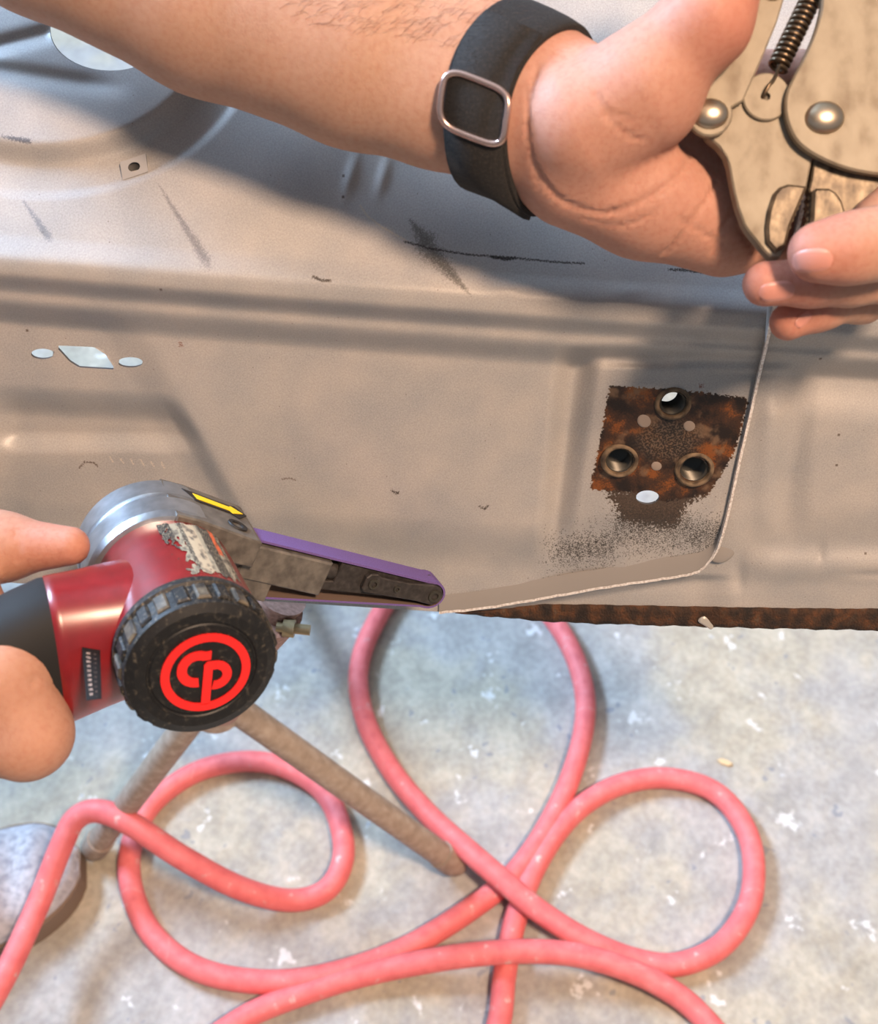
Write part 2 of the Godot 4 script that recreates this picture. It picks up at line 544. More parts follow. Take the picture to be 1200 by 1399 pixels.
func relief(px: float, py: float) -> float:       # millimetres towards the viewer
	var h := 0.0
	var right := sm01(770.0, 860.0, px)
	# rolled ridge and the two steps under it
	var d := py - (350.0 + 0.085 * px - 0.000012 * px * px)
	h += 3.4 * sm01(-32.0, 6.0, d)
	h -= 8.5 * sm01(22.0, 50.0, d)
	var e := d - lerpf(0.0, -6.0, right)
	h -= 10.0 * sm01(56.0, 94.0, e) * (1.0 - 0.5 * right)
	# main raised face
	var xl := 203.0 + (py - 465.0) * 0.58
	var xr := 762.0 - (py - 505.0) * 0.10
	var keep_l := sm01(xl - 60.0, xl + 6.0, px)
	var keep_r := 1.0 - sm01(xr - 10.0, xr + 24.0, px)
	var keep_b := 1.0 - sm01(702.0, 770.0, py + (px - 500.0) * -0.05)
	var sunk := sm01(60.0, 94.0, e)
	h -= 9.0 * sunk * (1.0 - keep_r * keep_b)
	h -= 4.0 * sunk * (1.0 - keep_l) * keep_b
	# plateau of the hinge mount
	var xp := 812.0 - (py - 505.0) * 0.16
	var pface := sm01(xp - 26.0, xp + 12.0, px) * (1.0 - sm01(1030.0, 1100.0, px + (py - 600.0) * 0.3)) * sm01(486.0, 506.0, py - (px - 900.0) * 0.02) * (1.0 - sm01(700.0, 790.0, py))
	h += 8.0 * pface
	h -= 1.4 * exp(-pow((px - 930.0 - (py - 735.0) * -0.9) / 16.0, 2.0)) * exp(-pow((py - 725.0) / 35.0, 2.0))
	h -= 1.6 * exp(-pow((px - 800.0 - (735.0 - py) * 1.4) / 40.0, 2.0)) * exp(-pow((py - 735.0) / 22.0, 2.0))
	# far right: crest, soft valley, second raised face, bottom swage
	var xc := 1060.0 - (py - 560.0) * 0.08
	var zone := sm01(530.0, 570.0, py) * (1.0 - sm01(700.0, 750.0, py))
	h += 4.5 * exp(-pow((px - xc) / 20.0, 2.0)) * zone
	h += 5.0 * sm01(1068.0 - (py - 560.0) * 0.05, 1120.0 - (py - 560.0) * 0.05, px) * sm01(510.0, 575.0, py - (px - 1100.0) * 0.1) * (1.0 - sm01(690.0, 752.0, py))
	h += 4.5 * sm01(1000.0, 1060.0, px) * exp(-pow((py - 775.0) / 22.0, 2.0))
	h += 1.2 * sm01(640.0, 800.0, px) * sm01(790.0, 815.0, py)
	# the lower sheet lies a step behind the flange
	var fl := py - lerpf(838.0, 785.0, clampf((px - 612.0) / 336.0, 0.0, 1.0))
	h -= 5.0 * sm01(-2.0, 9.0, fl) * sm01(600.0, 640.0, px) * (1.0 - sm01(948.0, 1010.0, px))
	h -= 1.6 * exp(-pow((px - 1010.0) / 9.0, 2.0)) * exp(-pow((py - 790.0) / 24.0, 2.0))
	h -= 1.2 * exp(-pow((px - 1120.0) / 8.0, 2.0)) * exp(-pow((py - 757.0) / 16.0, 2.0))
	h -= 1.4 * exp(-pow((px - 1195.0) / 40.0, 2.0)) * exp(-pow((py - 785.0) / 5.0, 2.0))
	# left pocket with the latch hole
	var lp := (1.0 - sm01(xl - 34.0, xl - 2.0, px)) * sm01(-40.0, 30.0, px) * sm01(70.0, 90.0, d)
	h -= 11.0 * lp * sm01(530.0, 575.0, py + (px - 130.0) * (-0.05)) * (1.0 - 0.55 * sm01(588.0, 622.0, py))
	h -= 3.0 * (1.0 - sm01(0.0, 60.0, px)) * sm01(600.0, 700.0, py)
	# lamp bowl: raised disc, ring channel, outer rim
	var r1 := sqrt(pow((px - 60.0) / 232.0, 2.0) + pow((py - 40.0) / 168.0, 2.0))
	h += 7.0 * (1.0 - sm01(0.90, 1.13, r1))
	var r2 := sqrt(pow((px - 60.0) / 298.0, 2.0) + pow((py - 40.0) / 232.0, 2.0))
	h += 1.7 * sm01(0.95, 1.01, r2) * (1.0 - sm01(1.3, 1.8, r2))
	h -= 2.6 * (1.0 - sm01(110.0, 190.0, px)) * exp(-pow((py - 97.0 - px * 0.15) / 13.0, 2.0))
	h -= 2.6 * (1.0 - sm01(60.0, 90.0, px)) * exp(-pow((py - 62.0 + px * 0.25) / 12.0, 2.0))
	# two shallow embossed ribs below the forearm and hand-made dents
	for r in [[480.0, 238.0], [524.0, 240.0]]:
		h += 1.1 * exp(-pow((px - r[0] + (py - r[1]) * 0.25) / 8.0, 2.0)) * exp(-pow((py - r[1]) / 26.0, 2.0))
	for r in [[690.0, 394.0], [860.0, 398.0]]:
		h += 0.55 * exp(-pow((px - r[0]) / 20.0, 2.0)) * exp(-pow((py - r[1]) / 7.0, 2.0))
	h += 0.5 * sin(px * 0.017 + 1.3) * sin(py * 0.021 + px * 0.006)
	return h

func panel_point(px: float, py: float, lift := 0.0) -> Vector3:     # bench frame; lift in mm on top of the relief
	var z := base_depth(px, py)
	var n := Vector3(0.0, -0.5, 0.866) if py > 380.0 else Vector3(0.0, 0.0, 1.0)
	var t := sm01(330.0, 430.0, py - 0.06 * (px - 600.0))
	n = Vector3(0.0, lerpf(0.22, -0.5, t), lerpf(0.97, 0.866, t)).normalized()
	return spot(px, py, z - relief(px, py) * 0.001) + n * lift * 0.001

const SHEET_U := Vector2(-0.36, 0.72)      # metres along the sheet: start, span
const SHEET_V := Vector2(-0.07, 0.36)
func panel_uv(p: Vector3) -> Vector2:
	return Vector2((p.x - SHEET_U.x) / SHEET_U.y, 1.0 - (p.dot(Vector3(0, 0.94, 0.34)) - (-0.25) ) / SHEET_V.y)

func bottom_edge(px: float) -> float:
	var xs := [-300.0, 0.0, 360.0, 620.0, 800.0, 1000.0, 1200.0, 1500.0]
	var ys := [770.0, 795.0, 821.0, 837.0, 846.0, 852.0, 856.0, 859.0]
	for i in xs.size() - 1:
		if px <= xs[i + 1]:
			return lerpf(ys[i], ys[i + 1], clampf((px - xs[i]) / (xs[i + 1] - xs[i]), 0.0, 1.0))
	return 859.0

func build_panel() -> void:
	for hdef in HOLES:
		var poly := PackedVector2Array()
		if hdef[0] == "round":
			for k in 40:
				poly.append(Vector2(hdef[1] + cos(TAU * k / 40) * hdef[3], hdef[2] + sin(TAU * k / 40) * hdef[4]))
		else:
			for q in hdef[1]:
				poly.append(Vector2(q[0], q[1]))
		hole_polys.append(poly)
	var base := TO_WORLD * panel_point(600, bottom_edge(600))
	var root := thing("car_body_panel", "grey primed stamped sheet-metal car body panel with rusty hinge mount", "body panel", base)
	# the sheet: a fine grid with the openings left out
	var step := 3.0
	var nx := int(1760.0 / step) + 1
	var ny := 330
	var vs := PackedVector3Array()
	var flat := PackedVector2Array()
	vs.resize(nx * ny)
	flat.resize(nx * ny)
	for j in ny:
		for i in nx:
			var px := -280.0 + i * step
			var yb := bottom_edge(px)
			flat[j * nx + i] = Vector2(px, lerpf(yb, -150.0, float(j) / (ny - 1)))
	var inside := PackedByteArray()
	inside.resize(nx * ny)
	for hi in hole_polys.size():
		var poly: PackedVector2Array = hole_polys[hi]
		var rect := Rect2(poly[0], Vector2.ZERO)
		for q in poly:
			rect = rect.expand(q)
		rect = rect.grow(6.0)
		var i0 := maxi(0, int((rect.position.x + 280.0) / step))
		var i1 := mini(nx - 1, int((rect.end.x + 280.0) / step) + 1)
		for j in ny:
			for i in range(i0, i1 + 1):
				var q: Vector2 = flat[j * nx + i]
				if rect.has_point(q) and Geometry2D.is_point_in_polygon(q, poly):
					inside[j * nx + i] = hi + 1
	# points just inside an opening move to its rim
	var moved := {}
	for j in range(1, ny - 1):
		for i in range(1, nx - 1):
			var c := inside[j * nx + i]
			if c == 0:
				continue
			var near := false
			for o in [1, -1, nx, -nx, nx + 1, nx - 1, -nx + 1, -nx - 1]:
				if inside[j * nx + i + o] == 0:
					near = true
			if near:
				var poly: PackedVector2Array = hole_polys[c - 1]
				var best := 1e9
				var at := Vector2.ZERO
				for k in poly.size():
					var q := Geometry2D.get_closest_point_to_segment(flat[j * nx + i], poly[k], poly[(k + 1) % poly.size()])
					var dd := q.distance_squared_to(flat[j * nx + i])
					if dd < best:
						best = dd
						at = q
				moved[j * nx + i] = at
	for k in moved:
		flat[k] = moved[k]
	for k in nx * ny:
		vs[k] = panel_point(flat[k].x, flat[k].y)
	var normals := PackedVector3Array()
	normals.resize(nx * ny)
	var uvs := PackedVector2Array()
	uvs.resize(nx * ny)
	var index := PackedInt32Array()
	for j in ny:
		for i in nx:
			var k := j * nx + i
			uvs[k] = panel_uv(vs[k])
			if j < ny - 1 and i < nx - 1:
				var k1 := k + 1
				var k2 := k + nx + 1
				var k3 := k + nx
				var drop := true
				for q in [k, k1, k2, k3]:
					if inside[q] == 0 or (moved.has(q) and false):
						drop = false
				if drop:
					continue
				index.append_array([k, k2, k1, k, k3, k2])
				var n := (vs[k1] - vs[k]).cross(vs[k3] - vs[k]).normalized()
				normals[k] += n
				normals[k1] += n
				normals[k2] += n
				normals[k3] += n
	for k in nx * ny:
		normals[k] = normals[k].normalized() if normals[k].length() > 0.001 else Vector3(0, 0, 1)
	var arr := []
	arr.resize(Mesh.ARRAY_MAX)
	arr[Mesh.ARRAY_VERTEX] = vs
	arr[Mesh.ARRAY_NORMAL] = normals
	arr[Mesh.ARRAY_TEX_UV] = uvs
	arr[Mesh.ARRAY_INDEX] = index
	var am := ArrayMesh.new()
	am.add_surface_from_arrays(Mesh.PRIMITIVE_TRIANGLES, arr)
	var pm := mat("primer", Color.WHITE, 0.4)
	pm.albedo_texture = panel_texture()
	pm.normal_enabled = false
	var sheet := place_mesh("sheet", am, pm, root)
	# the thickness of the sheet round each opening
	var rm := mat("sheet_edge", Color(0.36, 0.36, 0.37), 0.5, 0.2)
	var st: SurfaceTool
	for hi in hole_polys.size():
		st = new_st()
		var poly: PackedVector2Array = hole_polys[hi]
		for k in poly.size():
			var a := poly[k]
			var b := poly[(k + 1) % poly.size()]
			var a0 := panel_point(a.x, a.y)
			var b0 := panel_point(b.x, b.y)
			var back := Vector3(0.0, 0.5, -0.866) * (0.0016 if a.y > 300.0 else 0.0009)
			quad(st, a0, b0, b0 + back, a0 + back)
		obj("opening_rim", st, rm, sheet)
	# three threaded weld nuts behind the hinge mount
	for q in [[920.0, 551.0, 19.0], [847.0, 629.0, 19.5], [949.0, 641.0, 20.5]]:
		var c := panel_point(q[0], q[1], 0.4)
		var r: float = q[2] * c.z / -F
		var b := frame_of(Vector3(0.0, -0.42, 0.91), Vector3.RIGHT)
		st = new_st()
		var pr := [[r * 1.34, -0.0006], [r * 1.28, 0.0008], [r * 1.10, 0.0013], [r * 1.0, 0.0006], [r * 0.97, -0.001]]
		lathe(st, c, Basis(b.x, b.y * 0.95, b.z), pr, 36, [1])
		var nut := obj("weld_nut", st, mats.collar_rust, root)
		st = new_st()
		pr = [[r * 0.97, -0.001]]
		for k in (14 if q[1] < 600.0 else 9):
			pr.append([r * 0.92, -0.0014 - k * 0.0011])
			pr.append([r * 0.80, -0.0019 - k * 0.0011])
		if q[1] > 600.0:
			pr.append([0.0, -0.0125])
		lathe(st, c, Basis(b.x, b.y * 0.95, b.z), pr, 32)
		obj("thread_or_bore_shade", st, mats.thread_dark, nut)
	# bright spot-weld dimples in the rust
	for q in [[882.0, 574.0, 11.0], [943.0, 581.0, 9.0], [898.0, 636.0, 8.0]]:
		st = new_st()
		var c := panel_point(q[0], q[1], -0.3)
		dome(st, c, frame_of(Vector3(0.05, -0.4, 0.9), Vector3.RIGHT), q[2] * c.z / -F, 0.0007)
		obj("spot_weld", st, mats.spot_grey, root)
	# clip nut in the upper face
	st = new_st()
	var cn := panel_point(184, 229, 0.0)
	var cb := frame_of(Vector3(0.1, -0.1, 1.0), Vector3(0.92, 0.32, 0.0))
	var sq := PackedVector2Array()
	for k in 4:
		sq.append(Vector2([-1, 1, 1, -1][k], [-1, -1, 1, 1][k]) * Vector2(0.0056, 0.0036) + Vector2([-1, -1, 1, 1][k] * 0.0008, 0.0))
	for k in 4:          # square plate as a frame with a round hole
		for s in 8:
			var a0 := TAU * (k * 8 + s) / 32.0 - 2.6
			var a1 := TAU * (k * 8 + s + 1) / 32.0 - 2.6
			var o0 := sq[k].lerp(sq[(k + 1) % 4], s / 8.0)
			var o1 := sq[k].lerp(sq[(k + 1) % 4], (s + 1) / 8.0)
			var p0 := Vector2(cos(a0), sin(a0) * 0.75) * 0.0025
			var p1 := Vector2(cos(a1), sin(a1) * 0.75) * 0.0025
			var up := 0.0017
			var f := func(p: Vector2, z: float) -> Vector3: return cn + cb.x * p.x + cb.y * p.y + cb.z * z
			quad(st, f.call(o0, up), f.call(o1, up), f.call(p1, up), f.call(p0, up), 4294967295)
			quad(st, f.call(o0, -0.0012), f.call(o1, -0.0012), f.call(o1, up), f.call(o0, up), 4294967295)
			quad(st, f.call(p1, -0.004), f.call(p0, -0.004), f.call(p0, up), f.call(p1, up), 4294967295)
	var clip := obj("clip_nut", st, mats.nut_grey, root)
	st = new_st()
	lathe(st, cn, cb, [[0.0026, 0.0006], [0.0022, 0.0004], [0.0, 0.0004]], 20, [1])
	obj("thread_or_bore_shade", st, mats.arrow_black, clip)  # black disc on the sheet: the shade inside the hole put in as colour
	# rusty folded hem along the bottom
	st = new_st()
	var rows := []
	for k in 90:
		var px := lerpf(622.0, 1480.0, k / 89.0)
		var grow := sm01(615.0, 760.0, px)
		var yt := lerpf(bottom_edge(px) - 2.0, lerpf(824.0, 831.0, sm01(640.0, 1200.0, px)), grow)
		var yl := bottom_edge(px) + 6.0 * grow
		var row := PackedVector3Array()
		for a in [[0.0, -0.4], [0.04, 0.9], [0.3, 1.2], [0.7, 1.3], [0.94, 0.9], [1.0, -1.0], [0.8, -3.0], [0.2, -3.0], [0.0, -0.4]]:
			var wob := 0.15 * sin(px * 0.21) + 0.12 * sin(px * 0.083 + a[0] * 3.0)
			row.append(panel_point(px, lerpf(yt, yl, a[0]) + wob * 3.0, 0.0) + Vector3(0, -0.5, 0.866) * (a[1] + wob) * 0.001)
		rows.append(row)
	for k in rows.size() - 1:
		for a in 8:
			quad(st, rows[k][a], rows[k][a + 1], rows[k + 1][a + 1], rows[k + 1][a])
	var hem := obj("rusty_hem", st, mats.rust, root)
	hem.set_meta("label", "rusted folded bottom hem")
	st = new_st()
	var wb := frame_of(Vector3(0.0, -0.42, 0.91), Vector3(0.8, 0.6, 0))
	extrude(st, smooth_poly([Vector2(-0.0028, 0.0036), Vector2(0.0006, 0.0044), Vector2(0.0022, 0.0018), Vector2(0.0026, -0.003), Vector2(0.0002, -0.0042), Vector2(-0.0012, -0.001)], 4), panel_point(965, 850, 0.0), wb, 0.0, 0.0022, 0.0008)
	obj("weld_spot", st, mats.weld_bright, root)
	# standing flange: lower tapering leg, then the long edge up to the pliers
	var top := [[600, 838, 0.5], [660, 832, 0.5], [740, 819, 0.5], [830, 803, 0.5], [905, 792, 1.0], [945, 785, 2.0], [962, 777, 3.0], [978, 757, 4.0], [989, 727, 4.0], [1000, 682, 3.2], [1013, 622, 3.0], [1027, 562, 3.2], [1038, 512, 5.5], [1048, 470, 11.0], [1056, 432, 22.0], [1068, 390, 32.0], [1082, 345, 46.0], [1093, 303, 60.0], [1104, 258, 74.0]]
	var low := [[600, 813], [660, 806], [740, 790], [830, 775], [905, 762], [945, 756], [961, 752], [977, 742], [988, 718], [999.5, 673], [1012.5, 613], [1026.5, 553], [1037.5, 503], [1047, 460], [1052, 415], [1064, 372], [1078, 330], [1089, 288], [1100, 246]]
	var tp := []
	var bp := []
	for k in top.size():
		var p := panel_point(top[k][0], top[k][1] - (3.0 if top[k][1] > 770 else 0.0))
		tp.append(spot(top[k][0], top[k][1], -p.z - top[k][2] * 0.001))
		var b := panel_point(low[k][0], low[k][1])
		var away: float = maxf(0.0, top[k][2] - 11.0)
		bp.append(spot(low[k][0], low[k][1], -b.z - away * 0.001 + 0.0004))
	var ts := spline(tp, 8)
	var bs := spline(bp, 8)
	st = new_st()
	var st2 := new_st()
	for k in ts.size() - 1:
		var fr := []
		for m in [k, k + 1]:
			var along := (ts[mini(m + 1, ts.size() - 1)] - ts[maxi(m - 1, 0)]).normalized()
			var rise := (ts[m] - bs[m]).normalized()
			var side := along.cross(rise).normalized() * 0.0006
			var jag := rise * 0.00012 * sin(m * 2.7) + rise * 0.00012 * sin(m * 1.3 + 1.0)
			var mid := bs[m].lerp(ts[m], 0.4) - side * 0.6
			fr.append([bs[m] - side, mid - side, ts[m] - side + jag, ts[m] + side + jag, mid + side, bs[m] + side])
		for a in [0, 1, 3, 4]:
			quad(st, fr[0][a], fr[0][a + 1], fr[1][a + 1], fr[1][a])
		quad(st2, fr[0][2] + Vector3(0, 0, 0.00002), fr[0][3] + Vector3(0, 0, 0.00002), fr[1][3] + Vector3(0, 0, 0.00002), fr[1][2] + Vector3(0, 0, 0.00002), 2)
		for s in [[2, 0.0], [3, 0.0]]:
			var a0: Vector3 = fr[0][s[0]]
			var a1: Vector3 = fr[1][s[0]]
			var dn0: Vector3 = (fr[0][1] - fr[0][2]).normalized() * 0.0014
			var off: Vector3 = (fr[0][s[0]] - fr[0][5 - s[0]]).normalized() * 0.00006
			quad(st2, a0 + off, a1 + off, a1 + dn0 + off, a0 + dn0 + off, 5)
	var fp := mat("flange_primer", Color(0.54, 0.52, 0.50), 0.55)
	var fl := obj("standing_flange", st, fp, root)
	var ed := obj("cut_edge", st2, mats.bare_edge, fl)
	ed.set_meta("label", "bare bright ground edge of the flange")
	# crumpled sealer lump where the flange turns
	st = new_st()
	dome(st, panel_point(986, 752, -0.6), frame_of(Vector3(0.1, -0.4, 0.9), Vector3(0.3, 1, 0)), 0.0070, 0.0014)
	obj("sealer_lump", st, fp, root)

func panel_texture() -> ImageTexture:
	var w := 2048
	var hgt := 1024
	var speck := FastNoiseLite.new()
	speck.frequency = 0.42
	speck.fractal_octaves = 2
	speck.seed = 61
	var cloud := FastNoiseLite.new()
	cloud.frequency = 0.008
	cloud.fractal_octaves = 4
	cloud.seed = 62
	var s1 := speck.get_image(w, hgt).get_data()
	var s2 := cloud.get_image(w, hgt).get_data()
	var d := PackedByteArray()
	d.resize(w * hgt * 3)
	for i in w * hgt:
		var k := 158.0 + (s1[i] - 127) * 0.13 + (s2[i] - 127) * 0.06
		var wc := (s2[i] - 127) * 0.02
		d[i * 3] = int(k + 1.0 + wc)
		d[i * 3 + 1] = int(k - 2.0)
		d[i * 3 + 2] = int(k - 5.0 - wc)
	var im := Image.create_from_data(w, hgt, false, Image.FORMAT_RGB8, d)
	var rag := FastNoiseLite.new()
	rag.frequency = 0.2
	rag.fractal_octaves = 3
	rag.seed = 63
	var mott := FastNoiseLite.new()
	mott.frequency = 0.022
	mott.fractal_octaves = 5
	mott.seed = 64
	var grit := FastNoiseLite.new()
	grit.frequency = 0.35
	grit.fractal_octaves = 2
	grit.seed = 65
	# bare rusty hinge mount
	var poly := sheet_poly([[833, 526], [915, 531], [1022, 543], [1012, 590], [1000, 625], [968, 675], [905, 685], [862, 671], [806, 668], [818, 610]], w, hgt)
	var stain := sheet_poly([[826, 668], [968, 675], [940, 688], [930, 705], [925, 720], [850, 712], [842, 692]], w, hgt)
	var box_ := Rect2(poly[0], Vector2.ZERO)
	for q in poly:
		box_ = box_.expand(q)
	box_ = box_.grow(40)
	var cen := box_.get_center()
	for y in range(maxi(0, int(box_.position.y)), mini(hgt, int(box_.end.y) + 30)):
		for x in range(maxi(0, int(box_.position.x)), mini(w, int(box_.end.x))):
			var j := Vector2(rag.get_noise_2d(x, y), rag.get_noise_2d(x + 300, y)) * 4.0
			var q := Vector2(x, y) + j
			var c: Color
			if Geometry2D.is_point_in_polygon(q, poly):
				var n := mott.get_noise_2d(x, y) * 0.9 + grit.get_noise_2d(x, y) * 0.25
				var dark := Vector2(0.15, 0.10)
				c = Color(0.23, 0.155, 0.11).lerp(Color(0.47, 0.27, 0.12), sm01(0.02, 0.42, n))
				c = c.lerp(Color(0.12, 0.09, 0.075), sm01(0.0, 0.4, -n))
				c = c.lerp(Color(0.44, 0.35, 0.27), sm01(0.15, 0.5, mott.get_noise_2d(x + 700, y + 90)) * 0.8)
				var cc := ((Vector2(x, y) - cen + Vector2(0, 8)) / Vector2(42, 30)).length()
				if cc < 1.3:
					var g := grit.get_noise_2d(x * 0.8, y * 0.8)
					c = c.lerp(Color(0.13, 0.12, 0.11) if g < 0.05 else Color(0.36, 0.31, 0.27), 0.8 * (1.0 - sm01(0.6, 1.3, cc)))
				im.set_pixel(x, y, c)
			elif Geometry2D.is_point_in_polygon(q + j * 2.5, stain):
				c = Color(0.23, 0.19, 0.165).lerp(Color(0.32, 0.27, 0.23), 0.5 + grit.get_noise_2d(x, y))
				im.set_pixel(x, y, c)
	# overspray speckle below the mount
	for k in 5200:
		var t := rng.randf()
		var px := 760.0 + t * 240.0 + rng.randfn(0.0, 14.0)
		var py := 742.0 - (px - 880.0) * 0.10 + rng.randfn(0.0, 13.0)
		if px > 985.0:
			continue
		if px > 840 and px < 945:
			py = 726.0 + rng.randfn(0.0, 17.0)
		dab(im, px, py, Color(0.15, 0.14, 0.13), 0.75, 0)
	for k in 1500:
		dab(im, 888.0 + rng.randfn(0.0, 26.0), 712.0 + rng.randfn(0.0, 9.0), Color(0.20, 0.17, 0.15), 0.7, 0)
	# scattered dirt specks, chips and scratches on the primer
	for k in 150:
		dab(im, rng.randf_range(-200, 1400), rng.randf_range(0, 830), Color(0.27, 0.22, 0.19), 0.7, 1 if rng.randf() < 0.12 else 0)
	streak(im, [[428, 378], [440, 383], [452, 383]], Color(0.2, 0.17, 0.14), 1.6)
	streak(im, [[535, 671], [542, 674], [546, 672]], Color(0.15, 0.12, 0.1), 1.5)
	streak(im, [[655, 692], [662, 695], [668, 691]], Color(0.15, 0.12, 0.1), 1.3)
	streak(im, [[246, 470], [249, 472]], Color(0.42, 0.25, 0.2), 2.5)
	streak(im, [[957, 526], [960, 528]], Color(0.38, 0.2, 0.17), 2.5)
	streak(im, [[108, 640], [116, 631], [128, 632], [134, 638]], Color(0.25, 0.2, 0.17), 0.8)
	streak(im, [[385, 655], [395, 653], [405, 656]], Color(0.35, 0.3, 0.27), 0.8)
	for k in 6:
		streak(im, [[150 + k * 14, 624 + k * 1.5], [155 + k * 14, 632 + k * 1.5]], Color(0.80, 0.74, 0.68), 0.7)
	# smudges: long grey wedge, palm-dirt star, fibre scratch and crack line
	wedge(im, Vector2(214, 248), Vector2(292, 372), 2.0, 16.0, Color(0.46, 0.45, 0.45), 0.4)
	wedge(im, Vector2(30, 272), Vector2(72, 332), 4.0, 12.0, Color(0.43, 0.44, 0.46), 0.4)
	wedge(im, Vector2(645, 405), Vector2(572, 325), 2.0, 34.0, Color(0.36, 0.35, 0.33), 0.35)
	wedge(im, Vector2(558, 298), Vector2(590, 338), 3.0, 30.0, Color(0.36, 0.35, 0.33), 0.35)
	wedge(im, Vector2(0, 186), Vector2(45, 194), 5.0, 6.0, Color(0.35, 0.35, 0.37), 0.6)
	streak(im, [[492, 280], [503, 296], [522, 310], [545, 323], [556, 329]], Color(0.72, 0.66, 0.58), 1.0)
	streak(im, [[553, 330], [590, 340], [640, 348], [700, 352], [760, 358], [800, 360]], Color(0.14, 0.12, 0.11), 0.9)
	streak(im, [[672, 351], [690, 354], [704, 353]], Color(0.10, 0.09, 0.08), 1.8)
	streak(im, [[915, 368], [935, 369], [962, 372]], Color(0.10, 0.09, 0.08), 1.4)
	im.generate_mipmaps()
	return ImageTexture.create_from_image(im)

func sheet_px(px: float, py: float, w: int, h: int) -> Vector2:
	var uv := panel_uv(panel_point(px, py))
	return Vector2(uv.x * w, uv.y * h)

func sheet_poly(pts: Array, w: int, h: int) -> PackedVector2Array:
	var out := PackedVector2Array()
	for q in pts:
		out.append(sheet_px(q[0], q[1], w, h))
	return out

func dab(im: Image, px: float, py: float, c: Color, a: float, r: int) -> void:
	var q := sheet_px(px, py, im.get_width(), im.get_height())
	for dy in range(-r, r + 1):
		for dx in range(-r, r + 1):
			var x := int(q.x) + dx
			var y := int(q.y) + dy
			if x >= 0 and y >= 0 and x < im.get_width() and y < im.get_height():
				im.set_pixel(x, y, im.get_pixel(x, y).lerp(c, a))

func streak(im: Image, pts: Array, c: Color, wid: float) -> void:
	for k in pts.size() - 1:
		var a := Vector2(pts[k][0], pts[k][1])
		var b := Vector2(pts[k + 1][0], pts[k + 1][1])
		var n := int(a.distance_to(b) * 1.5) + 2
		for i in n:
			var q := a.lerp(b, float(i) / n) + Vector2(rng.randfn(0, 0.4), rng.randfn(0, 0.4))
			for m in int(ceil(wid * 2.0)):
				dab(im, q.x + rng.randf_range(-wid, wid), q.y + rng.randf_range(-wid, wid), c, 0.45, 0)

func wedge(im: Image, a: Vector2, b: Vector2, w0: float, w1: float, c: Color, alpha: float) -> void:   # gritty dirt, wider at b
	var side := (b - a).orthogonal().normalized()
	for k in int(a.distance_to(b) * (w0 + w1) * 0.9):
		var t := sqrt(rng.randf())
		var s := rng.randfn(0.0, 0.28) * lerpf(w0, w1, t)
		if rng.randf() < sm01(0.75, 1.0, t):
			continue
		var q := a.lerp(b, t) + side * s
		dab(im, q.x, q.y, c, alpha, 0)

# ==================================================================== skin: rounded bones joined into one surface
var bones := []        # [a, b, ra, rb, flat]
var cuts := []         # [a, b, r]
var blend := 0.006

func joint(j: Array) -> Vector3:
	return spot(j[0], j[1], j[2])

func limb(chain: Array, flat := 1.0, group := 0) -> void:
	for i in chain.size() - 1:
		var p: Array = chain[i]
		var q: Array = chain[i + 1]
		bones.append([joint(p), joint(q), p[3] * p[2] / F, q[3] * q[2] / F, flat, group])

func field(p: Vector3) -> float:
	var d := 1.0
	var done := 1.0                    # groups finished so far, joined by narrow folds
	var now := 0
	for b in bones:
		if b[5] != now:
			now = b[5]
			done = narrow(done, d)
			d = 1.0
		var a: Vector3 = b[0]
		var ab: Vector3 = b[1] - a
		var t := clampf((p - a).dot(ab) / ab.length_squared(), 0.0, 1.0)
		var v := p - a - ab * t
		v.z *= b[4]
		var e: float = v.length() - lerpf(b[2], b[3], t)
		var k := blend
		if e > d + k:
			continue
		if e < d - k:
			d = e
			continue
		var h := 0.5 + 0.5 * (d - e) / k
		d = lerpf(d, e, h) - k * h * (1.0 - h)
	d = narrow(done, d)
	for c in cuts:
		var a: Vector3 = c[0]
		if absf(d) > 0.006:
			break
		if p.distance_squared_to(a) > c[3]:
			continue
		var ab: Vector3 = c[1] - a
		var t := clampf((p - a).dot(ab) / ab.length_squared(), 0.0, 1.0)
		var e: float = c[2] - (p - a - ab * t).length()
		var k := 0.0012
		if e < d - k:
			continue
		if e > d + k:
			d = e
			continue
		var h := 0.5 + 0.5 * (e - d) / k
		d = lerpf(d, e, h) + k * h * (1.0 - h)
	return d

func narrow(a: float, b: float) -> float:
	var k := 0.0016
	if absf(a - b) > k:
		return minf(a, b)
	var h := 0.5 + 0.5 * (a - b) / k
	return lerpf(a, b, h) - k * h * (1.0 - h)

func touch(px: float, py: float, off := 0.0) -> Vector3:     # first point of the skin met along a line of sight
	var dir := spot(px, py, 1.0)
	var t := 0.30
	for k in 80:
		var d := field(dir * t) - off
		if d < 0.00005:
			break
		t += d * 0.7
		if t > 0.7:
			break
	return dir * t

func crease(pts: Array, r: float) -> void:
	var ps := []
	for q in pts:
		ps.append(touch(q[0], q[1]))
	var s := spline(ps, 4)
	for k in s.size() - 1:
		var l := s[k].distance_to(s[k + 1]) + 0.006
		cuts.append([s[k] + Vector3(0, 0, r * 0.3), s[k + 1] + Vector3(0, 0, r * 0.3), r, l * l])

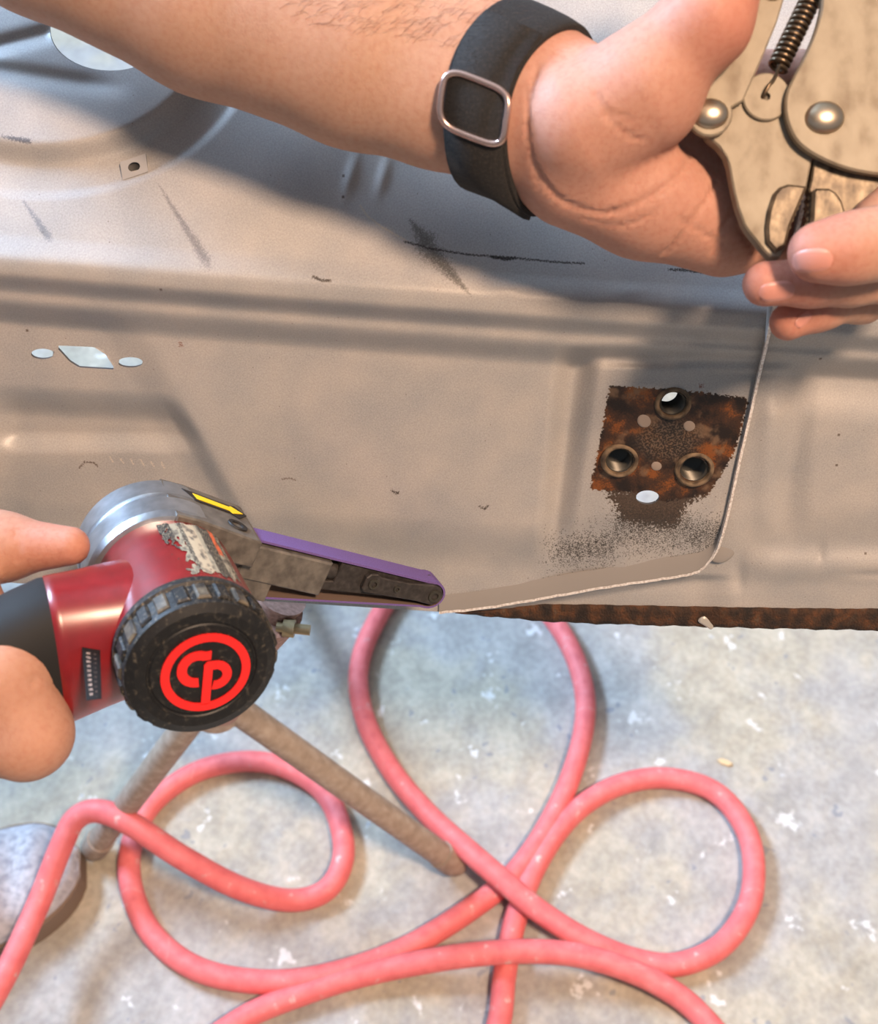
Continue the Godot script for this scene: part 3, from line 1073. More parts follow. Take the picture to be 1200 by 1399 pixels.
func skin_mesh(lo: Vector3, hi: Vector3, cell: float, tint: Callable) -> ArrayMesh:
	var B := 6
	var nb := Vector3i(int(ceil((hi.x - lo.x) / cell / B)), int(ceil((hi.y - lo.y) / cell / B)), int(ceil((hi.z - lo.z) / cell / B)))
	var n := nb * B + Vector3i.ONE
	var sx := 1
	var sy := n.x
	var sz := n.x * n.y
	var val := PackedFloat32Array()
	val.resize(n.x * n.y * n.z)
	val.fill(1.0)
	var live := []
	var reach := cell * B * 0.87 * 1.45 + 0.004
	for bz in nb.z:
		for by in nb.y:
			for bx in nb.x:
				var c := lo + (Vector3(bx, by, bz) + Vector3.ONE * 0.5) * cell * B
				var d := field(c)
				if d > reach or d < -reach:
					if d < 0.0:
						for z in range(bz * B, bz * B + B + 1):
							for y in range(by * B, by * B + B + 1):
								for x in range(bx * B, bx * B + B + 1):
									var q := x + y * sy + z * sz
									if val[q] == 1.0:
										val[q] = -1.0
					continue
				live.append(Vector3i(bx, by, bz))
				for z in range(bz * B, bz * B + B + 1):
					for y in range(by * B, by * B + B + 1):
						for x in range(bx * B, bx * B + B + 1):
							var q := x + y * sy + z * sz
							if val[q] == 1.0 or val[q] == -1.0:
								val[q] = field(lo + Vector3(x, y, z) * cell)
	var vid := {}
	var vs := PackedVector3Array()
	var ns := PackedVector3Array()
	var cs := PackedColorArray()
	var off := [0, 1, sy, sy + 1, sz, sz + 1, sz + sy, sz + sy + 1]
	var edges := [[0, 1], [2, 3], [4, 5], [6, 7], [0, 2], [1, 3], [4, 6], [5, 7], [0, 4], [1, 5], [2, 6], [3, 7]]
	var corner := [Vector3(0, 0, 0), Vector3(1, 0, 0), Vector3(0, 1, 0), Vector3(1, 1, 0), Vector3(0, 0, 1), Vector3(1, 0, 1), Vector3(0, 1, 1), Vector3(1, 1, 1)]
	for b in live:
		for z in range(b.z * B, b.z * B + B):
			for y in range(b.y * B, b.y * B + B):
				for x in range(b.x * B, b.x * B + B):
					var q: int = x + y * sy + z * sz
					var neg := 0
					for o in off:
						if val[q + o] < 0.0:
							neg += 1
					if neg == 0 or neg == 8:
						continue
					var sum := Vector3.ZERO
					var cnt := 0
					for e in edges:
						var v0 := val[q + off[e[0]]]
						var v1 := val[q + off[e[1]]]
						if (v0 < 0.0) != (v1 < 0.0):
							sum += (corner[e[0]] as Vector3).lerp(corner[e[1]], v0 / (v0 - v1))
							cnt += 1
					var p := lo + (Vector3(x, y, z) + sum / cnt) * cell
					var g := Vector3(
						val[q + 1] - val[q] + val[q + sy + 1] - val[q + sy] + val[q + sz + 1] - val[q + sz] + val[q + sz + sy + 1] - val[q + sz + sy],
						val[q + sy] - val[q] + val[q + sy + 1] - val[q + 1] + val[q + sz + sy] - val[q + sz] + val[q + sz + sy + 1] - val[q + sz + 1],
						val[q + sz] - val[q] + val[q + sz + 1] - val[q + 1] + val[q + sz + sy] - val[q + sy] + val[q + sz + sy + 1] - val[q + sy + 1])
					vid[q] = vs.size()
					vs.append(p)
					ns.append(g.normalized())
					cs.append(tint.call(p))
	var index := PackedInt32Array()
	for q in vid:
		for ax in 3:
			var s0: int = [sx, sy, sz][ax]
			var s1: int = [sy, sz, sx][ax]
			var s2: int = [sz, sx, sy][ax]
			var v0 := val[q]
			var v1 := val[q + s0]
			if (v0 < 0.0) == (v1 < 0.0):
				continue
			if not (vid.has(q - s1) and vid.has(q - s2) and vid.has(q - s1 - s2)):
				continue
			var a: int = vid[q]
			var b: int = vid[q - s1]
			var c: int = vid[q - s1 - s2]
			var d: int = vid[q - s2]
			if v0 < 0.0:
				index.append_array([a, c, b, a, d, c])
			else:
				index.append_array([a, b, c, a, c, d])
	var arr := []
	arr.resize(Mesh.ARRAY_MAX)
	arr[Mesh.ARRAY_VERTEX] = vs
	arr[Mesh.ARRAY_NORMAL] = ns
	arr[Mesh.ARRAY_COLOR] = cs
	arr[Mesh.ARRAY_INDEX] = index
	var am := ArrayMesh.new()
	am.add_surface_from_arrays(Mesh.PRIMITIVE_TRIANGLES, arr)
	return am

func nail(parent: Node, c: Vector2, along: Vector2, len_: float, wid: float) -> void:     # along points to the finger tip
	var st := new_st()
	var u := along.normalized()
	var v := u.orthogonal()
	var rows := []
	for i in 11:
		var row := PackedVector3Array()
		var a := i / 10.0 * 2.0 - 1.0
		for j in 11:
			var b := j / 10.0 * 2.0 - 1.0
			var w := pow(maxf(0.0, 1.0 - pow(absf(a), 2.6)), 1.0 / 2.3)
			var q := c + u * a * len_ + v * b * wid * maxf(w, 0.05)
			row.append(touch(q.x, q.y, 0.00035 if absf(b) < 0.95 and absf(a) < 0.95 else -0.0002))
		rows.append(row)
	for i in 10:
		for j in 10:
			quad(st, rows[i][j], rows[i][j + 1], rows[i + 1][j + 1], rows[i + 1][j])
	obj("fingernail", st, mats.nail, parent)

func build_left_arm() -> void:
	bones = []
	cuts = []
	blend = 0.007
	# forearm and wrist
	limb([[-330, -330, .438, 140], [60, -120, .440, 133], [290, -6, .440, 131], [500, 60, .436, 139]], 1.15)
	limb([[500, 60, .436, 139], [610, 102, .431, 124], [705, 138, .426, 113], [760, 160, .424, 110]], 1.3)
	# palm: thumb mound, heel, bowl
	limb([[797, 172, .413, 90], [880, 130, .405, 80]])
	limb([[780, 238, .426, 72], [880, 272, .431, 76], [985, 312, .441, 64]])
	limb([[790, 190, .432, 95], [990, 225, .446, 86]], 1.5)
	limb([[900, 130, .430, 70], [1070, 125, .440, 46]], 1.2)
	# thumb, going up behind the lever out of view
	limb([[880, 110, .402, 70], [965, 30, .392, 58], [1012, -80, .388, 50], [1030, -190, .392, 42]])
	# knuckles and fingers wrapped round the jaws
	limb([[990, 140, .440, 60], [1090, 112, .441, 40]])
	limb([[1000, 220, .446, 56], [1110, 205, .447, 38]])
	limb([[1000, 285, .446, 54], [1110, 280, .447, 38]])
	limb([[1000, 322, .446, 46], [1100, 340, .447, 32]])
	limb([[1090, 112, .441, 40], [1235, 150, .436, 36], [1275, 235, .418, 34], [1195, 300, .406, 31]], 1.0, 1)
	limb([[1110, 205, .447, 38], [1260, 235, .440, 36], [1300, 318, .412, 40]], 1.0, 2)
	limb([[1300, 318, .412, 40], [1205, 332, .396, 45], [1160, 340, .394, 43], [1118, 345, .393, 41]], 1.12, 2)
	limb([[1110, 280, .447, 38], [1240, 340, .440, 36], [1262, 384, .425, 34]], 1.0, 3)
	limb([[1262, 384, .425, 34], [1160, 384, .414, 30], [1110, 384, .411, 31], [1046, 388, .409, 31]], 1.1, 3)
	limb([[1100, 340, .447, 32], [1185, 395, .444, 27], [1180, 412, .436, 25], [1122, 424, .428, 23], [1077, 440, .426, 25.5]], 1.0, 4)
	# folds of the palm
	crease([[728, 225], [762, 272], [822, 292], [880, 274], [930, 238], [958, 190]], 0.0011)
	crease([[905, 350], [935, 318], [962, 280], [980, 245], [986, 215]], 0.0008)
	crease([[930, 300], [965, 322], [990, 335]], 0.0007)
	crease([[975, 345], [985, 318], [1003, 290]], 0.0008)
	crease([[1010, 312], [1030, 340], [1040, 352]], 0.0007)
	crease([[812, 128], [830, 150], [862, 162]], 0.0004)
	crease([[826, 152], [850, 180], [878, 192]], 0.0004)
	crease([[735, 90], [722, 140], [722, 200], [735, 255]], 0.0007)
	crease([[800, 300], [850, 310], [895, 290]], 0.0005)
	var fine := FastNoiseLite.new()
	fine.seed = 71
	fine.frequency = 40.0
	var palm_at := spot(900, 230, .43)
	var tips := [spot(1110, 346, .39), spot(1040, 390, .405), spot(1075, 442, .42), spot(1000, 20, .385)]
	var tint := func(p: Vector3) -> Color:
		var n := fine.get_noise_3dv(p)
		var arm := Color(0.47, 0.285, 0.205)
		var palm := Color(0.47, 0.25, 0.185)
		var c := arm.lerp(palm, sm01(0.09, 0.05, p.distance_to(palm_at)) if false else 1.0 - sm01(0.055, 0.10, p.distance_to(palm_at)))
		for t in tips:
			c = c.lerp(Color(0.47, 0.20, 0.145), 0.75 * (1.0 - sm01(0.008, 0.028, p.distance_to(t))))
		return c * (1.0 + 0.10 * n)
	var a := skin_mesh(Vector3(-0.23, 0.05, -0.50), Vector3(0.205, 0.245, -0.355), 0.00155, tint)
	var base := TO_WORLD * spot(705, 138, .426)
	var root := thing("person", "bare left forearm and hand gripping the locking pliers", "person", base)
	var skin := place_mesh("body", a, mats.skin, root)
	nail(skin, Vector2(1110, 356), Vector2(-1, 0.12), 30, 17)
	nail(skin, Vector2(1062, 398), Vector2(-1, 0.15), 26, 14)
	nail(skin, Vector2(1098, 436), Vector2(-0.75, 0.75), 15, 8)
	# fine hairs along the forearm
	var st := new_st()
	for k in 260:
		var px := rng.randf_range(380, 700)
		var py := rng.randf_range(-20, 60) + (px - 560) * 0.16
		var p := touch(px, py)
		var d := spot(px + 30, py - 6 + rng.randf_range(-22, 12), -p.z) - p
		d = d.normalized() * rng.randf_range(0.004, 0.010)
		var q := p + d * 0.5 + Vector3(0, 0.0006, 0.0011)
		var e := p + d + Vector3(0, -0.0006, 0.0008)
		tube(st, PackedVector3Array([p, q, e]), [0.00004, 0.00004, 0.00002], 3, false)
	var hair := obj("arm_hair", st, mats.hair, root)
	hair.set_meta("kind", "stuff")
	build_watch_band()

func build_watch_band() -> void:
	var c := spot(718, 145, .4255)
	var b := frame_of(spot(770, 164, .4235) - spot(640, 113, .429), Vector3(0, 0, 1))     # x towards the lens, z along the wrist
	var ringp := func(ang: float, along: float, off: float) -> Vector3:
		var dir: Vector3 = b.x * cos(ang) + b.y * sin(ang)
		var mid: Vector3 = c + b.z * (along - 0.0125 * cos(ang))
		var t := 0.012
		for k in 50:
			var d := field(mid + dir * t) - off
			if absf(d) < 0.00003:
				break
			t -= d * 0.7
			t = clampf(t, 0.005, 0.06)
		return mid + dir * t
	var root := thing("watch_band", "black woven wrist band with a metal slide buckle on the left wrist", "watch band", TO_WORLD * c)
	var st := new_st()
	var n := 72
	var w := 0.0118
	var cols := [[-w, 0.0002], [-w, 0.0019], [-w + 0.0008, 0.0024], [-w * 0.5, 0.0026], [0.0, 0.0026], [w * 0.5, 0.0026], [w - 0.0008, 0.0024], [w, 0.0019], [w, 0.0002]]
	var rings := []
	for i in n:
		var r := PackedVector3Array()
		for q in cols:
			r.append(ringp.call(TAU * i / n, q[0], q[1]))
		rings.append(r)
	for i in n:
		for k in cols.size() - 1:
			quad(st, rings[i][k], rings[(i + 1) % n][k], rings[(i + 1) % n][k + 1], rings[i][k + 1], 0 if k > 0 and k < cols.size() - 2 else 2)
	obj("strap", st, mats.strap, root)
	# second layer of the strap lying over the first next to the buckle
	var mid_a := 0.05
	st = new_st()
	var arc := 20
	var r2 := []
	for i in arc + 1:
		var r := PackedVector3Array()
		var ang := lerpf(-0.60, 2.0, float(i) / arc)
		for q in [[-w + 0.001, 0.0022], [-w + 0.001, 0.0040], [0.0, 0.0044], [w - 0.001, 0.0040], [w - 0.001, 0.0022]]:
			r.append(ringp.call(ang, q[0], q[1]))
		r2.append(r)
	for i in arc:
		for k in 4:
			quad(st, r2[i][k], r2[i + 1][k], r2[i + 1][k + 1], r2[i][k + 1])
	obj("strap_overlap", st, mats.strap, root)
	# buckle: rounded rectangular wire loop
	st = new_st()
	var loop := []
	var hw := 0.0122
	var ha := 0.30
	for k in 32:
		var t := TAU * k / 32.0
		var x := signf(cos(t)) * pow(absf(cos(t)), 0.5)
		var y := signf(sin(t)) * pow(absf(sin(t)), 0.5)
		loop.append(ringp.call(BUCKLE_ANGLE + y * ha, x * hw, 0.0046))
	tube(st, spline(loop, 2, true), [0.00125], 10, false, true)
	obj("buckle", st, mats.buckle, root)

const BUCKLE_ANGLE := 0.56

func build_right_hand() -> void:
	bones = []
	cuts = []
	blend = 0.008
	limb([[-620, 1120, .42, 150], [-330, 950, .43, 120]], 1.1)
	limb([[-330, 950, .43, 115], [-190, 860, .45, 110]], 1.1)
	limb([[-240, 790, .47, 80], [-110, 728, .468, 56], [0, 747, .452, 44], [96, 746, .446, 27]])
	for k in 4:
		var s := -82.0 * k
		limb([[-190 + s * 0.4, 800, .46, 60], [-70 + s, 830, .43, 64], [3 + s, 925, .415, 62], [36 + s, 1003, .418, 57], [38 + s * 0.9, 985, .45, 46], [20 + s, 940, .475, 42]])
	crease([[40, 935], [60, 925], [78, 940]], 0.0006)
	crease([[20, 728], [26, 745], [22, 765]], 0.0006)
	var fine := FastNoiseLite.new()
	fine.seed = 72
	fine.frequency = 40.0
	var tip := spot(90, 746, .44)
	var tint := func(p: Vector3) -> Color:
		var c := Color(0.46, 0.25, 0.175)
		c = c.lerp(Color(0.47, 0.21, 0.15), 0.7 * (1.0 - sm01(0.01, 0.03, p.distance_to(tip))))
		return c * (1.0 + 0.10 * fine.get_noise_3dv(p))
	var a := skin_mesh(Vector3(-0.34, -0.16, -0.52), Vector3(-0.11, 0.03, -0.375), 0.0019, tint)
	var root := thing("person", "bare right hand wrapped around the black grip of the red sander", "person", TO_WORLD * spot(-150, 850, .45))
	place_mesh("body", a, mats.skin, root)

# ==================================================================== belt sander
var so: Vector3
var sb: Basis
const SK := 0.00097
func T(x: float, y: float, z: float) -> Vector3:
	return so + (sb.x * x + sb.y * y + sb.z * z) * SK

func build_sander() -> void:
	so = spot(208, 755, .504 * 0.97)
	var front := spot(275, 912, .43 * 0.97)
	var ax := (front - so).normalized()
	var ex := spot(603, 815, .54) - spot(340, 745, .495)
	ex = (ex - ax * ax.dot(ex)).normalized()
	sb = Basis(ex, ax.cross(ex), ax)
	var k := SK
	var S := sb
	var root := thing("belt_sander", "red air-powered belt sander with black knurled cap and slim belt arm", "sander", TO_WORLD * so)
	# body
	var st := new_st()
	lathe(st, so, S, [[0, 24 * k], [27.6 * k, 25 * k], [28.3 * k, 26.5 * k], [28.6 * k, 40 * k], [28.9 * k, 78 * k], [26 * k, 80 * k], [0, 80 * k]], 64, [1, 2, 2, 2, 3, 4])
	var body := obj("housing", st, mats.red_body, root)
	# neck that swells into the grip
	var hd := Vector3(-0.863, -0.505, 0.0)
	var hq := Vector3(-0.505, 0.863, 0.0)
	var ring_at := func(s: float, rq: float, rz: float, zc: float, shear: float) -> PackedVector3Array:
		var r := PackedVector3Array()
		for i in 40:
			var a := TAU * i / 40.0
			var c := signf(cos(a)) * pow(absf(cos(a)), 0.8)
			var d := signf(sin(a)) * pow(absf(sin(a)), 0.8)
			var p := hd * (s + shear * c) + hq * rq * c + Vector3(0, 0, zc + rz * d)
			r.append(T(p.x, p.y, p.z))
		return r
	var loft := func(stt: SurfaceTool, secs: Array) -> void:
		var rs := []
		for q in secs:
			rs.append(ring_at.call(q[0], q[1], q[2], q[3], q[4]))
		for i in rs.size() - 1:
			for j in 40:
				quad(stt, rs[i][j], rs[i][(j + 1) % 40], rs[i + 1][(j + 1) % 40], rs[i + 1][j])
	st = new_st()
	loft.call(st, [[4, 24, 22, 52, 0], [18, 26, 22.5, 52, 0], [26, 26.5, 22, 52, 0], [34, 27.5, 21, 53, -1], [44, 29, 20.5, 54, -2], [48, 29.5, 20.5, 54.5, -3], [49, 28, 19, 54.5, -3]])
	obj("neck", st, mats.red_body, root)
	st = new_st()
	loft.call(st, [[46, 28.6, 20.0, 54.5, -3], [50, 29.2, 20.4, 54.5, -3], [60, 28, 20, 56, -3], [80, 24, 19, 59, -1], [110, 20, 17, 63, 0], [150, 19, 17, 67, 0], [175, 20, 18, 70, 0], [178, 6, 6, 70, 0]])
	obj("grip", st, mats.grip_black, root)
	# aluminium belt-guard ring with its two steps
	st = new_st()
	lathe(st, so, S, [[0, -9 * k], [28 * k, -9 * k], [31 * k, -7 * k], [31.4 * k, 6 * k], [30.6 * k, 7 * k], [30.6 * k, 9 * k], [31.2 * k, 10 * k], [31.2 * k, 22 * k], [30 * k, 25.5 * k], [28 * k, 26 * k]], 72, [1, 2, 3, 4, 4, 4, 5, 6, 7])
	obj("guard_ring", st, mats.aluminium, root)
	# knurled cap
	st = new_st()
	lathe(st, so, S, [[28.6 * k, 74 * k], [29.6 * k, 75.5 * k], [29.8 * k, 79 * k], [28.4 * k, 80 * k], [28.2 * k, 87 * k], [28.8 * k, 89 * k], [28.0 * k, 92 * k]], 72, [1, 1, 2, 3, 4, 4])
	var cap := obj("end_cap", st, mats.cap_rubber, root)
	st = new_st()
	lathe(st, so, S, [[28.0 * k, 92 * k], [24.4 * k, 93.4 * k], [20.6 * k, 93.4 * k], [20.2 * k, 92.6 * k], [19.4 * k, 92.6 * k], [19.0 * k, 93.2 * k], [0, 93.2 * k]], 72, [1, 2, 3, 3, 3, 4])
	obj("cap_face", st, mats.cap_face, cap)
	for i in 24:
		st = new_st()
		var a := TAU * (i + 0.2) / 24.0
		var rad := S.x * cos(a) + S.y * sin(a)
		var tan_ := S.y * cos(a) - S.x * sin(a)
		box(st, so, Basis(tan_, S.z, rad), Vector3(-2.5, 80.2, 27.0) * k, Vector3(2.5, 90.0, 29.6) * k, 0.7 * k)
		obj("grip_lug", st, mats.cap_rubber if i % 2 == 0 else mats.cap_lug, cap)
	# emblem on the cap
	var turn := deg_to_rad(17.0)
	var lx := S.x * cos(turn) + S.y * sin(turn)
	var ly := S.y * cos(turn) - S.x * sin(turn)
	var lo := T(1.5, -0.5, 93.3)
	var LB := Basis(lx * k, ly * k, S.z * k)
	st = new_st()
	arc_band(st, lo, LB, Vector2.ZERO, 13.4, 16.6, 0.0, TAU, 0.6)
	arc_band(st, lo, LB, Vector2(-3.2, 1.8), 4.0, 7.6, deg_to_rad(68), deg_to_rad(277), 0.6)
	extrude(st, PackedVector2Array([Vector2(-1.8, 5.5), Vector2(1.4, 5.6), Vector2(1.4, 9.2), Vector2(-0.4, 8.9)]), lo, LB, 0.0, 0.6)
	arc_band(st, lo, LB, Vector2(3.6, -1.4), 2.7, 6.1, deg_to_rad(-100), deg_to_rad(95), 0.6)
	extrude(st, PackedVector2Array([Vector2(-0.9, -14.0), Vector2(2.4, -14.0), Vector2(2.4, 1.2), Vector2(3.6, 1.2), Vector2(3.6, 4.7), Vector2(0.2, 4.6), Vector2(-0.9, 3.2)]), lo, LB, 0.0, 0.6)
	var em := obj("emblem", st, mats.logo_red, cap)
	em.set_meta("label", "red ring emblem with interlocked letters CP")
	# worn rating label round the housing and a small black name label on the neck
	st = new_st()
	for i in 14:
		for j in 6:
			var u0 := i / 14.0
			var u1 := (i + 1) / 14.0
			var v0 := j / 6.0
			var v1 := (j + 1) / 6.0
			var pts := []
			for q in [[u0, v0], [u1, v0], [u1, v1], [u0, v1]]:
				var an := deg_to_rad(lerpf(119.0, 66.0, q[0]))
				var zz := lerpf(29.0, 73.0, q[1])
				pts.append([T(29.05 * cos(an), 29.05 * sin(an), zz), Vector2(q[0], q[1])])
			for t in [[0, 1, 2], [0, 2, 3]]:
				for m in t:
					st.set_uv(pts[m][1])
					st.set_smooth_group(0)
					st.add_vertex(pts[m][0])
	var lm := mat("rating_label", Color.WHITE, 0.6)
	lm.albedo_texture = label_texture()
	lm.transparency = BaseMaterial3D.TRANSPARENCY_ALPHA_SCISSOR
	lm.alpha_scissor_threshold = 0.5
	var rl := obj("rating_label", st, lm, body)
	rl.set_meta("label", "scuffed black and cream rating sticker")
	st = new_st()
	var nb := [[-31.0, -22.0], [-24.5, -24.5], [-22.5, -48.0], [-28.0, -47.0]]
	var o2 := T(0, 0, 76.2)
	for i in 1:
		var q := [[112, 884], [137, 888], [139, 955], [118, 957]]
		var p3 := []
		for w in q:
			p3.append(spot(w[0], w[1], 0.3))
		# laid on the neck: find the neck surface along each line of sight
		var surf := []
		for w in p3:
			surf.append(neck_hit(w.normalized()))
		var uv := [Vector2(0, 0), Vector2(1, 0), Vector2(1, 1), Vector2(0, 1)]
		for t in [[0, 1, 2], [0, 2, 3]]:
			for m in t:
				st.set_uv(uv[m])
				st.add_vertex(surf[m])
	var nm := mat("name_label", Color.WHITE, 0.5)
	nm.albedo_texture = name_texture()
	obj("name_label", st, nm, root)
	# gearbox block beside the ring, with the direction arrow and a recessed screw
	st = new_st()
	extrude(st, PackedVector2Array([Vector2(-6, 15.0) * k, Vector2(33.5, 15.0) * k, Vector2(33.5, 26.9) * k, Vector2(32, 27.5) * k, Vector2(4, 30.6) * k, Vector2(-6, 30.6) * k]), so, S, -9 * k, 27 * k, 0.7 * k)
	var blk := obj("drive_block", st, mats.grey_steel, root)
	var tn := Vector3(0.113, 0.994, 0).normalized()                      # the block's sloping top
	var tx := Vector3(tn.y, -tn.x, 0)
	var TB := Basis((S.x * tx.x + S.y * tx.y) * k, -S.z * k, (S.x * tn.x + S.y * tn.y) * k)
	var to_ := T(19, 29.15, 4)
	st = new_st()
	extrude(st, PackedVector2Array([Vector2(-17.0, 6.0), Vector2(-12.5, -2.4), Vector2(5, -1.9), Vector2(8.4, -5.0), Vector2(14.0, 1.8), Vector2(9.5, 8.2), Vector2(6.5, 6.6)]), to_, TB, 0.0, 0.25)
	obj("arrow_ground", st, mats.arrow_black, blk)
	st = new_st()
	extrude(st, PackedVector2Array([Vector2(-12.2, 4.4), Vector2(-11.2, -0.4), Vector2(4.8, 0.2), Vector2(6.0, -1.8), Vector2(12.0, 2.0), Vector2(6.8, 6.0), Vector2(5.6, 4.4)]), to_, TB, 0.25, 0.45)
	var ar := obj("direction_arrow", st, mats.arrow_yellow, blk)
	ar.set_meta("label", "yellow rotation arrow decal")
	st = new_st()
	var sc := to_ + TB.x * 5.0 - TB.y * 13.5
	var SBs := Basis(TB.x / k, TB.y / k, TB.z / k)
	lathe(st, sc, SBs, [[4.6 * k, 0.0], [4.4 * k, 0.5 * k], [2.6 * k, 0.4 * k], [2.3 * k, -2.0 * k], [0, -2.0 * k]], 28, [1, 2, 3, 4])
	obj("socket_screw", st, mats.arrow_black, blk)
	# sleeve, slide rod and tip plate of the belt arm
	st = new_st()
	box(st, so, S, Vector3(24, -2, 6) * k, Vector3(48, 17, 21.5) * k, 0.6 * k)
	box(st, so, S, Vector3(30, 7, 5) * k, Vector3(71, 23.6, 22.6) * k, 0.8 * k)
	obj("arm_sleeve", st, mats.grey_steel, root)
	st = new_st()
	tube(st, PackedVector3Array([T(68, 16.5, 14), T(82, 17.5, 14)]), [4.6 * k], 20)
	obj("slide_rod", st, mats.dark_steel, root)
	st = new_st()
	extrude(st, PackedVector2Array([Vector2(71.5, 8.5) * k, Vector2(112, 13.0) * k, Vector2(126, 14.5) * k, Vector2(126, 24) * k, Vector2(77, 23.8) * k, Vector2(76.5, 14) * k, Vector2(71.5, 13) * k]), so, S, 8 * k, 19 * k, 0.5 * k)
	obj("arm_plate", st, mats.dark_steel, root)
	st = new_st()
	var slot := PackedVector2Array()
	for q in [[90, 15], [91.5, 13.3], [120, 14.8], [128, 14.5], [131.5, 17], [132, 20.5], [129.5, 23.8], [125, 24.6], [112, 22.6], [97.5, 22.2], [95, 23.4], [91.5, 22.6], [90, 20.5]]:
		slot.append(Vector2(q[0], q[1]) * k)
	extrude(st, slot, so, S, 18.5 * k, 22.0 * k, 0.5 * k)
	var tp := obj("tip_plate", st, mats.dark_steel, root)
	for q in [[94.5, 18.3, 2.6], [107, 18.6, 1.7], [127.5, 19.4, 3.2]]:
		st = new_st()
		lathe(st, T(q[0], q[1], 22.0), S, [[q[2] * k, 0.0], [q[2] * 0.95 * k, 0.7 * k], [q[2] * 0.55 * k, 0.8 * k], [q[2] * 0.45 * k, -0.4 * k], [0, -0.4 * k]], 22, [1, 2, 3, 4])
		obj("screw", st, mats.thread_dark, tp)
	st = new_st()
	lathe(st, T(126.5, 19.3, 0), S, [[0, 7 * k], [6.0 * k, 7 * k], [6.3 * k, 13 * k], [6.0 * k, 19 * k], [0, 19 * k]], 28, [1, 2, 2, 3])
	obj("tip_pulley", st, mats.dark_steel, root)
	# the abrasive belt: a closed loop round the guard's pulley and the tip
	var path := []
	for i in 13:
		var a := deg_to_rad(lerpf(97.0, 262.0, i / 12.0))
		path.append(Vector2(cos(a) * 25.0, sin(a) * 25.0 + 3.0))
	path.append(Vector2(20, -9.5))
	for i in 30:
		path.append(Vector2(lerpf(30, 124, i / 29.0), lerpf(-3.5, 12.0, i / 29.0)))
	for i in 13:
		var a := deg_to_rad(lerpf(-85.0, 84.0, i / 12.0))
		path.append(Vector2(126.6 + cos(a) * 7.3, 18.6 + sin(a) * 6.6))
	for i in 34:
		path.append(Vector2(lerpf(124, 2, i / 33.0), lerpf(24.8, 25.2, i / 33.0)))
	st = new_st()
	var st2 := new_st()
	for i in path.size():
		var p: Vector2 = path[i]
		var q: Vector2 = path[(i + 1) % path.size()]
		var o := (q - p).normalized().orthogonal() * -0.5
		quad(st, T(p.x + o.x, p.y + o.y, 8), T(p.x + o.x, p.y + o.y, 20), T(q.x + o.x, q.y + o.y, 20), T(q.x + o.x, q.y + o.y, 8))
		quad(st2, T(p.x - o.x, p.y - o.y, 8), T(p.x - o.x, p.y - o.y, 20), T(q.x - o.x, q.y - o.y, 20), T(q.x - o.x, q.y - o.y, 8))
		quad(st2, T(p.x - o.x, p.y - o.y, 20), T(p.x + o.x, p.y + o.y, 20), T(q.x + o.x, q.y + o.y, 20), T(q.x - o.x, q.y - o.y, 20), 2)
	var belt := obj("abrasive_belt", st2, mats.belt_purple, root)
	obj("belt_backing", st, mats.belt_brown, belt)

func neck_hit(dir: Vector3) -> Vector3:          # where a line of sight meets the swelling neck, a hair outside it
	var t := 0.34
	for i in 200:
		var p := dir * t
		var l := (p - so)
		var x := l.dot(sb.x) / SK
		var y := l.dot(sb.y) / SK
		var z := l.dot(sb.z) / SK
		var s := x * -0.863 + y * -0.505
		var q := x * -0.505 + y * 0.863
		var rq := lerpf(26.0, 29.5, clampf((s - 18.0) / 30.0, 0.0, 1.0))
		var rz := lerpf(22.5, 20.5, clampf((s - 18.0) / 30.0, 0.0, 1.0))
		var e := pow(absf(q) / rq, 2.5) + pow(absf(z - 53.0) / rz, 2.5)
		if e < 1.0:
			return dir * (t - 0.0006)
		t += 0.0005
	return dir * 0.42

func arc_band(st: SurfaceTool, o: Vector3, b: Basis, c: Vector2, r0: float, r1: float, a0: float, a1: float, h: float) -> void:
	var n := maxi(8, int(absf(a1 - a0) / TAU * 48.0))
	for i in n:
		var p := []
		for m in [i, i + 1]:
			var a := lerpf(a0, a1, float(m) / n)
			for r in [r0, r1]:
				var q: Vector2 = c + Vector2(cos(a), sin(a)) * r
				p.append(o + b.x * q.x + b.y * q.y)
		var up := b.z * h
		quad(st, p[0] + up, p[1] + up, p[3] + up, p[2] + up, 4294967295)
		quad(st, p[1], p[3], p[3] + up, p[1] + up, 4294967295)
		quad(st, p[2], p[0], p[0] + up, p[2] + up, 4294967295)

